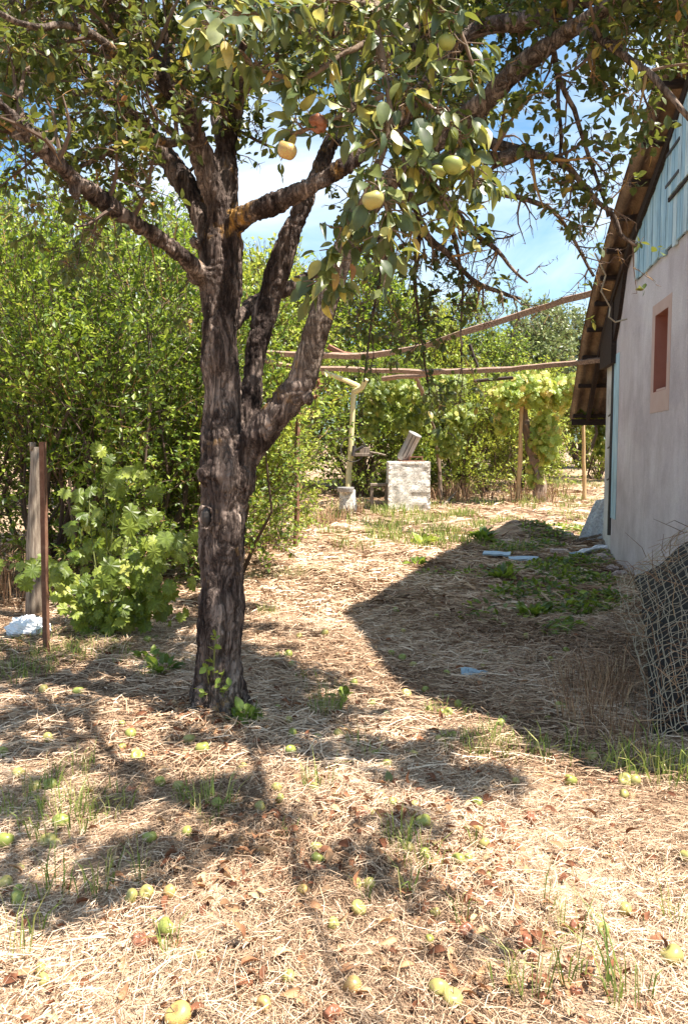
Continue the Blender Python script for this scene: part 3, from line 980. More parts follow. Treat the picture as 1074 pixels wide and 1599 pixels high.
def bush(kind, name, x, y, s, rz, label, group=None, cat=None, sz=None):
    e = empty(name, (x, y, float(gz(x, y))), label, cat or name.replace('_', ' '), group, rz)
    for nm, me in zip(('crown', 'trunk'), MESH[kind]):
        o = bpy.data.objects.new(nm, me)
        COL.objects.link(o)
        o.parent = e
    e.scale = (s, s, sz or s)
    return e


TH = 'trees and shrubs crowding the left side'
for a in [('plum_tall', 'shrub', -4.5, 8.9, .85, .3, 'dark leafy plum shrub at the left frame edge behind the grey post', TH),
          ('plum', 'shrub', -3.25, 8.6, .9, 2.1, 'dense dark green shrub right behind the rusty stake', TH),
          ('plum', 'shrub', -2.15, 8.9, .92, 4.0, 'shrub directly behind the young grapevine', TH),
          ('plum', 'shrub', -1.35, 9.6, .82, 5.2, 'green shrub seen just left of the apple trunk', TH),
          ('plum_tall', 'tree', -3.5, 10.8, .95, 1.0, 'tall loose topped plum tree rising above the left shrubs', TH),
          ('plum_tall', 'tree', -5.2, 10.9, 1.05, 3.0, 'tallest plum tree at the far left edge with sky gaps in its top', TH),
          ('plum_tall', 'tree', -2.2, 11.8, .9, 4.4, 'plum tree with a thin upright shoot, seen under the left limb', TH),
          ('far_tree_light', 'tree', -2.9, 22.5, .9, 2.2, 'bright sunlit plum tree seen through the fork of the trunk', TH),
          ('plum', 'shrub', -4.1, 12.6, 1.15, 2.6, 'sunlit crown behind the tall plum trees on the left', TH),
          ('elder', 'shrub', -1.25, 12.1, .95, .5, 'bright yellow green shrub at the right edge of the trunk', None),
          ('elder', 'shrub', -1.1, 13.0, .85, 2.5, 'low bright bush spilling over the clearing left of the rusty pole', None),
          ('elder', 'shrub', -2.6, 15.0, 1.2, 4.5, 'pale green shrub under the pergola beam beside the slanting limb', None),
          ('hedge', 'shrub', -2.6, 21.5, 1.1, .9, 'large leafy shrub behind the rusty pole', None),
          ('plum', 'shrub', .45, 22.2, .95, 3.3, 'dark bush in shade between the yellow post and the well', None),
          ('plum', 'shrub', 1.9, 23.0, .95, 1.3, 'dark green bush directly behind the concrete well', None),
          ('hedge', 'shrub', 3.0, 22.6, 1.0, 2.9, 'bright bush right of the concrete well', None),
          ('hedge', 'shrub', 4.1, 23.4, 1.08, .2, 'light green bush between the well and the wooden pergola post', None),
          ('hedge', 'shrub', 5.6, 25.5, 1.1, 4.2, 'bush behind the vine covered pergola post', None),
          ('hedge', 'shrub', 7.0, 31, 1.3, 1.9, 'bush at the bend of the grassy path', None),
          ('far_tree', 'tree', 8.6, 38, .8, 2.2, 'dark tree closing the far end of the path', None),
          ('hedge', 'shrub', 9.3, 29.5, 1.2, 3.9, 'bush beside the far house wall edge', None),
          ('far_tree_light', 'tree', -1.8, 22, 1.0, .7, 'tall light green tree behind the two inner limbs', 'tall trees at the back'),
          ('far_tree', 'tree', .4, 26, 1.02, 2.0, 'tall green tree above the middle of the pergola', 'tall trees at the back'),
          ('far_tree_light', 'tree', 2.3, 27.5, .93, 3.1, 'light green tree behind the hanging twigs', 'tall trees at the back'),
          ('far_tree', 'tree', 4.4, 29.5, .88, 5.0, 'green tree below the open sky, right of the hanging twigs', 'tall trees at the back'),
          ('grey_tree', 'tree', 8.2, 34, .92, 1.1, 'greyish tree between the pergola beam and the roof edge', 'tall trees at the back'),
          ('grey_tree', 'tree', 11.2, 38, .95, 2.7, 'grey green tree mostly hidden by the roof edge', 'tall trees at the back'),
          ('far_tree', 'tree', -5.0, 21, 1.05, 4.0, 'far tree glimpsed behind the left plum trees', 'tall trees at the back'),
          ('far_tree', 'tree', -9.0, 19, 1.05, 1.0, 'far tree beyond the left frame edge of the thicket', 'tall trees at the back'),
          ('far_tree_light', 'tree', 6.3, 33, .8, 5.6, 'light tree low behind the vine', 'tall trees at the back'),
          ('far_tree', 'tree', -3.0, 31, 1.1, 2.9, 'distant tree behind the fork of the apple tree', 'tall trees at the back')]:
    bush(*a)

# ------------------------------------------------------------------ apple tree
TR = G(340, 1100)
TD = TR[1]
tree = empty('apple_tree', (TR[0], TR[1], TR[2]), 'old gnarled apple tree with dark cracked bark and spreading lichen spotted limbs', 'apple tree')


def path(lst, close=.055):
    """lst of px, py, depth, half width px -> smooth resampled points and radii"""
    K = np.array([np.append(P(a, b, d), h * d / F) for a, b, d, h in lst])
    Kp = np.concatenate([[2 * K[0] - K[1]], K, [2 * K[-1] - K[-2]]])
    out = []
    for i in range(1, len(Kp) - 2):
        n = max(2, int(np.linalg.norm(Kp[i + 1][:3] - Kp[i][:3]) / close))
        for t in np.arange(n) / n:
            a, b, c, d = Kp[i - 1], Kp[i], Kp[i + 1], Kp[i + 2]
            out.append(.5 * ((2 * b) + (c - a) * t + (2 * a - 5 * b + 4 * c - d) * t * t + (3 * b - a - 3 * c + d) * t ** 3))
    out.append(K[-1])
    return np.array(out)


d0 = TD
LIMB = {
    'trunk': [(340, 1130, d0, 40), (341, 1095, d0, 38), (342, 1040, d0, 36), (345, 950, d0, 37), (348, 860, d0, 36), (351, 790, d0, 38), (356, 740, d0, 44), (352, 700, d0, 34)],
    'A': [(348, 800, d0, 33), (346, 700, d0, 33), (345, 620, d0 + .03, 30), (344, 540, d0 + .05, 30), (344, 450, d0 + .08, 31), (347, 380, d0 + .1, 33), (348, 345, d0 + .1, 27)],
    'A1': [(346, 390, d0 + .1, 24), (338, 318, d0 + .05, 21), (318, 255, d0, 18), (302, 205, d0 - .1, 17), (277, 151, d0 - .2, 16), (235, 90, d0 - .3, 14), (186, 25, d0 - .4, 12), (140, -60, d0 - .5, 9)],
    'A2': [(335, 400, d0 + .1, 22), (317, 345, d0 + .2, 18), (282, 278, d0 + .3, 17), (241, 221, d0 + .3, 15), (171, 146, d0 + .3, 12), (126, 100, d0 + .3, 10), (50, 30, d0 + .2, 8), (0, -20, d0 + .1, 6)],
    'A3': [(352, 380, d0 + .1, 22), (355, 300, d0 + .15, 17), (353, 240, d0 + .2, 17), (366, 166, d0 + .2, 14), (380, 90, d0 + .1, 13), (392, 0, d0, 11), (400, -90, d0, 8)],
    'A3b': [(352, 262, d0 + .2, 12), (345, 170, d0 + .5, 10), (336, 90, d0 + .7, 9), (330, 0, d0 + .9, 7)],
    'A4': [(345, 440, d0 + .1, 18), (317, 428, d0, 15), (285, 400, d0 - .15, 14), (241, 368, d0 - .3, 13), (166, 318, d0 - .6, 13), (106, 270, d0 - .85, 13), (55, 222, d0 - 1.0, 12), (0, 160, d0 - 1.1, 10), (-60, 100, d0 - 1.2, 8)],
    'A4b': [(62, 228, d0 - 1.0, 9), (20, 205, d0 - .8, 8), (-40, 180, d0 - .6, 7)],
    'A5': [(355, 355, d0 + .1, 19), (380, 336, d0, 17), (417, 322, d0 - .1, 15.5), (452, 307, d0 - .2, 14), (503, 280, d0 - .3, 12.5), (560, 245, d0 - .3, 12), (620, 190, d0 - .2, 13), (680, 110, d0, 11), (740, 47, d0, 12), (800, 35, d0 - .1, 12), (865, 22, d0 - .2, 12), (960, -20, d0 - .3, 9)],
    'B': [(372, 760, d0, 26), (380, 700, d0 + .12, 20), (391, 620, d0 + .2, 18), (401, 540, d0 + .25, 19), (416, 480, d0 + .3, 19), (437, 415, d0 + .3, 18), (458, 355, d0 + .3, 16), (478, 310, d0 + .3, 14), (505, 250, d0 + .4, 13), (545, 170, d0 + .5, 11), (600, 90, d0 + .5, 10), (680, 0, d0 + .6, 8), (720, -60, d0 + .6, 6)],
    'C': [(352, 790, d0, 30), (368, 738, d0 - .03, 27), (398, 690, d0 - .06, 24), (434, 645, d0 - .1, 23), (468, 600, d0 - .13, 23), (482, 560, d0 - .15, 20), (498, 500, d0 - .2, 21), (515, 455, d0 - .2, 21), (534, 400, d0 - .2, 18), (560, 345, d0 - .2, 17), (620, 270, d0 - .2, 16), (690, 215, d0 - .2, 17), (745, 170, d0 - .3, 18), (812, 105, d0 - .45, 16), (874, 58, d0 - .6, 13), (943, 14, d0 - .8, 11), (1010, -20, d0 - .9, 8)],
    'D': [(350, 520, d0 + .15, 14), (378, 492, d0 + .4, 13), (405, 470, d0 + .6, 12), (450, 450, d0 + .7, 11), (495, 425, d0 + .8, 9), (560, 390, d0 + 1.0, 7), (640, 340, d0 + 1.2, 5)],
    'E1': [(900, 42, d0 - .7, 8), (950, 68, d0 - .9, 6.5), (985, 95, d0 - 1.0, 6), (1022, 125, d0 - 1.1, 5), (1074, 184, d0 - 1.2, 4)],
    'E2': [(740, 178, d0 - .3, 9), (752, 212, d0 - .3, 8), (796, 231, d0 - .4, 8), (843, 244, d0 - .5, 7), (880, 252, d0 - .5, 5), (915, 290, d0 - .5, 4), (940, 322, d0 - .5, 3.4), (965, 340, d0 - .5, 4), (974, 366, d0 - .5, 3.6), (1000, 382, d0 - .5, 2)],
    'E3': [(700, 214, d0 - .2, 8), (725, 262, d0 - .1, 6), (750, 292, d0, 4.5), (812, 312, d0, 4), (859, 328, d0, 3.5), (893, 370, d0, 2.8), (927, 434, d0, 2)],
    'E4': [(640, 250, d0 - .2, 9), (690, 300, d0 + .1, 6), (740, 360, d0 + .3, 4), (777, 388, d0 + .3, 3.5), (809, 420, d0 + .3, 2.5), (832, 440, d0 + .3, 1.6)],
    'E5': [(600, 290, d0 - .2, 9), (650, 350, d0 + .1, 6), (705, 400, d0 + .2, 4.5), (740, 437, d0 + .3, 4), (781, 457, d0 + .3, 3.5), (820, 469, d0 + .3, 2)],
    'E6': [(860, 70, d0 - .6, 5), (866, 110, d0 - .5, 4), (877, 219, d0 - .4, 2.6), (876, 262, d0 - .4, 2)],
    'E7': [(872, 120, d0 - .5, 4), (898, 165, d0 - .5, 3.6), (915, 212, d0 - .5, 3.4), (932, 268, d0 - .5, 3), (955, 330, d0 - .5, 2.4)],
    'E8': [(820, 235, d0 - .4, 11), (790, 250, d0 - .5, 10), (755, 247, d0 - .5, 9), (700, 235, d0 - .3, 8)],
    'H1': [(600, 300, d0 - .2, 6), (612, 360, d0, 4), (596, 430, d0 + .1, 2.6), (580, 520, d0 + .15, 1.8), (572, 590, d0 + .15, 1)],
    'H2': [(620, 270, d0 - .2, 9), (655, 350, d0 + .2, 5), (644, 440, d0 + .4, 3), (657, 530, d0 + .5, 2), (668, 620, d0 + .5, 1)],
    'H3': [(690, 300, d0 + .1, 6), (712, 380, d0 + .3, 3), (722, 450, d0 + .4, 2.2), (716, 530, d0 + .4, 1.6), (722, 590, d0 + .4, 1)],
    'T1': [(300, 215, d0 - .1, 9), (255, 225, d0 - .3, 7), (215, 212, d0 - .45, 6), (180, 235, d0 - .6, 5), (120, 262, d0 - .7, 3)],
    'T2': [(235, 90, d0 - .3, 10), (200, 110, d0 - .5, 9), (170, 70, d0 - .7, 7), (120, 40, d0 - .9, 6), (60, 40, d0 - 1.1, 5), (0, 20, d0 - 1.2, 4)],
    'T3': [(126, 100, d0 + .3, 8), (80, 130, d0 + .2, 6), (40, 120, d0, 5), (-20, 140, d0 - .1, 4)],
    'T4': [(270, 135, d0 - .2, 10), (262, 80, d0 - .1, 8), (270, 30, d0, 7), (260, -40, d0, 6)],
    'T5': [(392, 0, d0, 9), (440, 30, d0 - .3, 8), (500, 60, d0 - .6, 7), (560, 40, d0 - .9, 6), (620, 10, d0 - 1.2, 5)],
    'N0': [(400, -90, d0, 11), (440, -160, d0 - .8, 10), (500, -170, d0 - 1.6, 10), (560, -120, d0 - 2.2, 9), (600, -60, d0 - 2.5, 9), (625, 10, d0 - 2.65, 8)],
}
PATHS = {k: path(v) for k, v in LIMB.items()}
BIG = ('trunk', 'A', 'A1', 'A2', 'A3', 'A4', 'A5', 'B', 'C', 'D')
# big wood: joined tubes fused by a voxel remesh so forks run smoothly into one another
b = MB()
for k in BIG:
    p = PATHS[k]
    b.tube(p[:, :3], p[:, 3] * (1 + .05 * np.sin(np.arange(len(p)) * .9 + len(k))), 20, lump=.06, seed=len(p))
# root flare
for a_ in (0.3, 1.7, 2.9, 4.0, 5.3):
    dv = A(math.cos(a_), math.sin(a_), 0)
    q0 = A(TR[0], TR[1], TR[2])
    b.tube([q0 + dv * .06 + A(0, 0, .34), q0 + dv * .085 + A(0, 0, .16), q0 + dv * .11 + A(0, 0, .05), q0 + dv * .17 + A(0, 0, -.05)], [.05, .06, .06, .04], 10)
# knots: stub on the slanting limb, stubs on the main stem
for (px, py, d, r_) in [(481, 622, d0 - .17, .034), (305, 432, d0, .05), (306, 378, d0 + .05, .035), (322, 742, d0 - .1, .05), (118, 300, d0 - .8, .03)]:
    c_ = P(px, py, d)
    b.tube([c_ - A(0, 0, r_), c_ - A(0, 0, r_ * .5), c_, c_ + A(0, 0, r_ * .5), c_ + A(0, 0, r_)], [r_ * .4, r_ * .85, r_, r_ * .85, r_ * .4], 12)
# callus ring of the trunk hole
hc = P(322, 808, d0 - .14)
ring = [hc + A(.036 * math.cos(q), -.012 + .0 * q, .064 * math.sin(q)) for q in np.linspace(0, 2 * math.pi, 17)]
b.tube(ring, .012, 8, cap=False)
tmp = b.obj('trunk_cage', None)
rm = tmp.modifiers.new('r', 'REMESH')
rm.mode = 'VOXEL'
rm.voxel_size = .0075
sm = tmp.modifiers.new('s', 'SMOOTH')
sm.factor = .7
sm.iterations = 5
dg = bpy.context.evaluated_depsgraph_get()
ev = bpy.data.meshes.new_from_object(tmp.evaluated_get(dg))
n = len(ev.vertices)
co = np.empty(n * 3, np.float32)
ev.vertices.foreach_get('co', co)
no = np.empty(n * 3, np.float32)
ev.vertices.foreach_get('normal', no)
co = co.reshape(-1, 3).astype(float) + np.array(tmp.location)
no = no.reshape(-1, 3).astype(float)


wv = co + .05 * (vnoise(co * 6, 9)[:, None] - .5)
ridge = 1 - np.abs(2 * vnoise(wv * A(24, 24, 6.5), 1) - 1)
ridge2 = 1 - np.abs(2 * vnoise(wv * A(50, 50, 17), 2) - 1)
lumpn = vnoise(co * 5.5, 3) - .5
ridge3 = 1 - np.abs(2 * vnoise(wv * A(40, 40, 28), 6) - 1)
dsp = .034 * lumpn - .016 * ridge ** 4 - .011 * ridge2 ** 4 - .009 * ridge3 ** 3 + .008
dsp = dsp * .72
# the hole: push inward inside the callus ring
hd = np.sqrt(((co[:, 0] - hc[0]) / .03) ** 2 + ((co[:, 2] - hc[2]) / .056) ** 2)
hm = (co[:, 1] < hc[1] + .09) & (hd < 1)
dsp = np.where(hm, -.045 * (1 - hd ** 2), dsp)
co0 = co.copy()
co = co + no * dsp[:, None] * np.clip(.25 + (co[:, 2] < 3.3) * .75, 0, 1)[:, None]
pale = np.zeros(len(co))
pc = PATHS['C'][14:]
for pt_ in pc:
    pale = np.maximum(pale, np.clip(1.7 - np.linalg.norm(co - pt_[:3], axis=1) / (pt_[3] * 1.25), 0, 1))
for kk in ('A', 'B', 'trunk'):
    for pt_ in PATHS[kk][::3]:
        pale *= np.clip(np.linalg.norm(co - pt_[:3], axis=1) / (pt_[3] * 1.3) - .55, 0, 1) ** .5
at_ = ev.attributes.new('rnd', 'FLOAT', 'POINT')
at_.data.foreach_set('value', (pale * .9).astype(np.float32))
dsp = dsp * (1 - .55 * pale)
co = co0 + no * dsp[:, None] * np.clip(.25 + (co0[:, 2] < 3.3) * .75, 0, 1)[:, None]
ev.vertices.foreach_set('co', (co - A(*tree.location)).astype(np.float32).ravel())
ev.polygons.foreach_set('use_smooth', np.ones(len(ev.polygons), bool))
ev.materials.clear()
ev.materials.append(M['bark'])
ev.name = 'trunk'
bpy.data.objects.remove(tmp)
to = bpy.data.objects.new('trunk', ev)
COL.objects.link(to)
to.parent = tree
hb_ = MB()
hb_.tube([hc + A(0, .03, z) for z in (-.05, -.025, 0, .025, .05)], [.008, .024, .028, .024, .008], 12)  # near-black plug set in the hollow to stand for its inner shade
o = hb_.obj('hole_shade_plug', M['iron'], tree)
for k in LIMB:
    if k in BIG: continue
    p = PATHS[k]
    b = MB()
    jit = np.cumsum(rng.normal(size=(len(p), 3)) * .004, axis=0)
    jit[0] = 0
    b.tube(p[:, :3] + jit, np.maximum(p[:, 3], .003), 8, lump=.14, seed=len(p))
    b.obj('branch', M['bark'], tree, smooth=True)

# secondary wood: gnarled side branches, then spurs with leaf rosettes
tw, lf = MB(), MB()
SEG = []       # (point, direction, radius, leafiness)


def gnarl(p, d, L, r, leaf, lvl, grav=0.0):
    n = max(4, int(L / .07))
    pts, rad = [np.array(p)], [r]
    d = nrm(np.array(d, float))
    for i in range(n):
        d = nrm(d + rng.normal(size=3) * .23 + A(0, 0, -grav))
        pts.append(pts[-1] + d * L / n)
        rad.append(r * (1 - .75 * (i + 1) / n))
        SEG.append((pts[-1], d, rad[-1], leaf))
        if lvl > 0 and i > 0 and random.random() < .5:
            s_ = nrm(d * .5 + nrm(rng.normal(size=3)))
            gnarl(pts[-1], s_, L * random.uniform(.3, .6), rad[-1] * .7, leaf, lvl - 1, grav)
    tw.tube(pts, rad, 5, r=random.random() * .8 if random.random() > .15 else 1.0, cap=False)


def sprout(key, n, L, leaf, lvl=1, lo=.15, hi=1.0, bias=(0, 0, .3), grav=0.0, rmul=.5):
    p = PATHS[key]
    for i in range(n):
        k = int((lo + (hi - lo) * random.random()) * (len(p) - 1))
        t = nrm(p[min(k + 1, len(p) - 1), :3] - p[max(k - 1, 0), :3])
        s_ = nrm(rng.normal(size=3))
        d = nrm(t * .4 + s_ - t * s_.dot(t) * .6 + A(*bias))
        gnarl(p[k, :3], d, L * random.uniform(.6, 1.25), min(max(p[k, 3] * rmul, .004), .013), leaf, lvl, grav)


sprout('A1', 12, .6, .65, 2, .35)
sprout('A2', 14, .6, .45, 2, .3)
sprout('A3', 9, .6, 1.0, 2, .35)
sprout('A3b', 6, .5, .7, 2, .3)
sprout('A4', 10, .45, .35, 2, .35, bias=(0, .3, .7))
sprout('A4b', 4, .4, 1, 1)
sprout('A5', 12, .55, 1.0, 2, .45)
sprout('B', 7, .5, 1.0, 2, .55)
sprout('C', 10, .5, .9, 2, .62)
sprout('D', 4, .4, .8, 1, .6)
for k_ in ('T1', 'T2', 'T3', 'T4', 'T5'): sprout(k_, 8, .5, .6, 2, .1)
sprout('E1', 9, .28, .7, 1, .05, bias=(0, 0, 0))
sprout('E2', 14, .26, .2, 1, .1, bias=(0, 0, -.1))
sprout('E3', 13, .24, .04, 1, .2, bias=(0, 0, -.2))
sprout('E4', 13, .22, .04, 1, .3, bias=(0, 0, -.3), grav=.03)
sprout('E5', 13, .22, .04, 1, .3, bias=(0, 0, -.3), grav=.03)
sprout('E6', 10, .22, .5, 1, 0, bias=(0, 0, 0))
sprout('E7', 9, .22, .3, 1, 0, bias=(0, 0, 0))
sprout('E8', 8, .3, .5, 1, 0)
for k_ in ('H1', 'H2', 'H3'): sprout(k_, 15, .3, .3, 1, .15, bias=(0, 0, -.5), grav=.07, rmul=.4)
# hanging twig sprays below the left limb
for (px, py, d) in [(118, 280, 3.95), (60, 235, 3.8), (175, 322, 4.2), (225, 350, 4.4), (40, 230, 4.4), (5, 200, 4.0), (250, 225, 4.9), (150, 250, 4.5), (200, 230, 4.6)]:
    gnarl(P(px, py, d), (random.uniform(-.4, .4), random.uniform(-.3, .3), -.7), .42, .006, .5, 2, .06)
tw.obj('twigs', M['twig'], tree)
S0 = np.array([s[0] for s in SEG]); S1 = np.array([s[1] for s in SEG]); SL = np.array([s[3] for s in SEG]); SR = np.array([s[2] for s in SEG])
# little bare spurs everywhere
n = int(len(S0) * 1.5)
k = rng.integers(0, len(S0), n)
sb = MB()
shoots(sb, sb, S0[k], nrm(S1[k] * .4 + unit(n)), U(n, .015, .08), 0, .05, rs=.0024)
sb.obj('spurs', M['twig'], tree)


def thin(pos):
    """fewer leaves where the crown is open to the sun (the lit patches on the ground)"""
    t = (pos[:, 2] / SUN.z)
    gx, gy = pos[:, 0] - SUN.x * t, pos[:, 1] - SUN.y * t
    keep = np.ones(len(pos))
    for (px, py, rx, ry, amt) in [(110, 1085, .55, .4, .7), (590, 1010, .25, .8, .95), (650, 1290, .5, .3, .5), (380, 1290, .35, .25, .6), (900, 1330, .6, .5, .6), (560, 1480, 1.6, .5, .75), (200, 1520, .9, .4, .6)]:
        g = G(px, py)
        keep -= amt * (((gx - g[0]) / rx) ** 2 + ((gy - g[1]) / ry) ** 2 < 1)
    return U(len(pos)) < keep


n = int(len(S0) * 1.25)
k = rng.integers(0, len(S0), n)
ok = (U(n) < SL[k]) & thin(S0[k])
k = k[ok]
n = len(k)
shoots(lf, None, S0[k], nrm(S1[k] * .6 + unit(n) + A(0, 0, .2)), U(n, .03, .12), 5, .05, LEAF6, rs=.002, clus=.3)
lf.obj('crown', M['apple_leaf'], tree)
print('SEG', len(S0), 'rosettes', n)

# overhead limbs reaching over the lens side of the garden (out of the picture's top, their shade falls on the straw)
over = MB()
OS0 = len(SEG)
tw2, tw = tw, MB()
OV = []
for (p0, p1, r_) in [((-.2, 4.2, 3.9), (.9, 2.6, 3.3), .03), ((.5, 3.9, 3.9), (1.9, 2.7, 3.4), .028), ((-.5, 4.0, 3.7), (.2, 2.7, 3.3), .02), ((1.2, 3.6, 3.9), (2.6, 3.0, 3.5), .022), ((.9, 2.6, 3.3), (1.5, 1.9, 3.2), .016),
                     ((.4, 5.0, 3.9), (1.0, 7.0, 4.6), .025), ((.4, 5.0, 3.9), (.2, 6.8, 4.5), .02), ((.7, 4.4, 4.2), (1.9, 4.5, 4.9), .03), ((.6, 4.6, 4.2), (1.6, 5.9, 5.2), .028), ((1.0, 4.4, 4.3), (1.8, 3.7, 4.4), .02), ((.8, 4.9, 4.2), (1.2, 6.9, 5.0), .022), ((.9, 4.2, 4.2), (1.7, 4.0, 4.6), .02),
                     ((1.1, 3.5, 3.4), (1.35, 1.3, 3.0), .022),
                     ((-.9, 5.2, 4.0), (-2.4, 6.6, 4.6), .03), ((-.9, 5.2, 3.8), (-1.5, 7.2, 4.4), .026), ((-1.4, 5.2, 3.6), (-3.0, 6.0, 4.2), .026), ((-.7, 5.4, 4.2), (-.6, 7.2, 5.0), .022), ((-2.0, 5.4, 3.9), (-3.4, 7.2, 4.4), .02), ((-.5, 5.5, 4.4), (-1.4, 8.4, 5.2), .03), ((-.3, 5.6, 4.5), (.1, 8.2, 5.3), .025), ((-.8, 5.8, 4.4), (-2.5, 8.0, 5.0), .025)]:
    m0 = (A(*p0) + A(*p1)) / 2 + A(0, 0, .15)
    pp = np.array([A(*p0) * (1 - t) ** 2 + 2 * m0 * t * (1 - t) + A(*p1) * t * t for t in np.linspace(0, 1, 14)]) + np.cumsum(rng.normal(size=(14, 3)) * .02, axis=0)
    bb = MB()
    bb.tube(pp, np.linspace(r_, r_ * .4, 14), 8, lump=.12)
    bb.obj('branch', M['bark'], tree, smooth=True)
    for q in range(5 if p1[1] < 3.3 else 8):
        i = random.randint(4, 13)
        gnarl(pp[i], nrm(rng.normal(size=3) * A(1, 1, .6) + A(0, 0, .35)), .5, .009, 1.0, 2)
tw.obj('twigs', M['twig'], tree)
ss = SEG[OS0:]
S0 = np.array([s[0] for s in ss]); S1 = np.array([s[1] for s in ss])
n = int(len(S0) * 2.3)
k = rng.integers(0, len(S0), n)
k = k[((S0[k][:, 0] > -.3) | (U(n) < .12 + .2 * (S0[k][:, 1] > 6.2))) & ((S0[k][:, 1] < 4.6) | (U(n) < .7))]
k = k[(S0[k][:, 2] > 2.75 + .25 * (S0[k][:, 1] > 4)) & thin(S0[k])]
n = len(k)
lf = MB()
shoots(lf, None, S0[k], nrm(S1[k] * .6 + unit(n) + A(0, 0, .2)), U(n, .03, .12), 5, .06, LEAF6, rs=.002, clus=.3)
lf.obj('crown', M['apple_leaf'], tree)

# the bough hanging close to the camera with big leaves
nb, nl = MB(), MB()
near = [[(600, -70, 2.4, 9), (585, 0, 2.25, 7), (590, 80, 2.15, 6), (600, 160, 2.1, 5), (590, 240, 2.1, 4), (560, 300, 2.1, 3), (520, 390, 2.12, 2.2), (512, 440, 2.12, 1.8)],
        [(588, 60, 2.17, 5), (530, 90, 2.1, 4.2), (470, 120, 2.05, 3.6), (400, 100, 2.0, 3), (350, 60, 1.95, 2.4)],
        [(598, 150, 2.1, 4), (540, 180, 2.1, 3.4), (490, 200, 2.1, 3), (450, 215, 2.12, 2.5)],
        [(600, 120, 2.12, 4), (650, 150, 2.1, 3.6), (700, 190, 2.1, 3), (735, 260, 2.15, 2.4), (745, 320, 2.2, 2)],
        [(598, 180, 2.1, 4), (640, 230, 2.1, 3.4), (680, 300, 2.15, 2.6), (715, 360, 2.2, 2)],
        [(592, 20, 2.22, 5), (640, 0, 2.1, 4), (700, 40, 2.1, 3.2), (730, 110, 2.1, 2.4)],
        [(588, 250, 2.1, 3), (600, 300, 2.05, 2.6), (610, 370, 2.05, 2), (612, 410, 2.05, 1.6)],
        [(586, 10, 2.25, 5), (520, 0, 2.1, 4), (450, 20, 2.0, 3.4), (380, 20, 1.9, 3), (330, 40, 1.85, 2)]]
NS = []
for ln in near:
    p = path(ln, .02)
    nb.tube(p[:, :3] + np.cumsum(rng.normal(size=(len(p), 3)) * .0012, axis=0), p[:, 3], 7, lump=.15, r=.6)
    for i in range(2, len(p)):
        NS.append((p[i, :3], nrm(p[i, :3] - p[i - 1, :3])))
NP = np.array([a for a, b_ in NS]); ND = np.array([b_ for a, b_ in NS])
N = 620
k = rng.integers(0, len(NP), N)
st = NP[k]
out = nrm(unit(N) * A(1, .8, .7) + ND[k] * .5)
off = st + out * U(N, .0, .075)[:, None]
# short spur to each leaf rosette
nb.tubes(np.stack([st, (st + off) / 2 + rng.normal(size=(N, 3)) * .004, off], 1), np.tile(A(.0022, .0018, .0015), (N, 1)), U(N, .2, .9), 5)
for tpl, sh in ((LEAFB, .4), (LEAFC, .3), (LEAFD, .3)):
    m_ = U(N) < sh * 1.9
    q = off[m_]
    n = len(q)
    ax = nrm(out[m_] * .8 + A(0, 0, -.55) + unit(n) * .7)
    nn = nrm(A(.15, -.75, .75) + unit(n) * .75)
    nl.place(tpl, q, ax, nn, U(n, .028, .062), np.clip(U(n) ** 1.1 * .97, 0, 1), U(n, .75, 1.15))
# a few particular leaves: the long pale ones top left, the two dry ones at the tip
for (px, py, d, dx, dy, dz, s_, r_, tpl) in [(345, 15, 1.75, -.2, -.2, -1, .1, .75, LEAFC), (400, 25, 1.75, -1, -.1, -.25, .085, .35, LEAFC), (425, 0, 1.8, .8, -.3, -.1, .08, .7, LEAFB),
                                            (520, 415, 2.1, .15, -.1, -1, .07, .97, LEAFD), (545, 405, 2.12, .3, 0, -1, .06, 1, LEAFD), (505, 400, 2.08, -.6, 0, -.8, .075, .88, LEAFB), (590, 400, 2.0, .6, -.2, -.8, .07, .2, LEAFB),
                                            (600, 150, 1.95, -.1, -.3, -1, .08, .55, LEAFB), (650, 190, 1.95, .5, -.2, -1, .09, .2, LEAFB), (610, 195, 1.98, .4, -.2, -1, .07, .86, LEAFC), (570, 310, 2.0, -.3, -.2, -1, .09, .15, LEAFB),
                                            (540, 170, 2.0, -.8, -.3, .1, .08, .8, LEAFC), (690, 120, 2.0, .9, -.2, -.2, .08, .75, LEAFC), (455, 140, 2.0, -.1, -.1, -1, .075, .3, LEAFB)]:
    nl.place(tpl, P(px, py, d)[None], nrm(A([dx, dy, dz])), A([.2, -.8, .6]), A(s_ * .72), A(r_), A(1.0))
nb.obj('hanging_bough', M['bark_light'], tree, smooth=True)
nl.obj('near_leaves', M['near_leaf'], tree, smooth=True)

# sprout at the foot of the trunk
b, bl = MB(), MB()
sp0 = G(335, 1095) + A(0, -.03, 0)
for (px, py) in [(338, 985), (322, 1035), (350, 1045), (335, 1010), (310, 1075), (360, 1070)]:
    e = P(px, py, TD - .22)
    p = np.array([sp0 + (e - sp0) * t + A(0, -.03 * math.sin(3 * t), 0) for t in np.linspace(0, 1, 6)])
    b.tube(p, np.linspace(.005, .002, 6), 5)
    n = 7
    q = p[0] + (p[-1] - p[0]) * U(n, .45, 1)[:, None]
    bl.place(LEAF6, q, nrm(unit(n) * A(1, .6, .5) + A(0, -.3, .1)), nrm(A(0, -.5, .8) + unit(n) * .5), U(n, .03, .055), U(n, .0, .6), U(n, 1.2, 1.5))
so = empty('sprout', sp0, 'leafy green suckers sprouting in front of the apple trunk foot', 'sapling')
b.obj('stem', M['green_stem'], so)
bl.obj('leaves', M['light_leaf'], so)

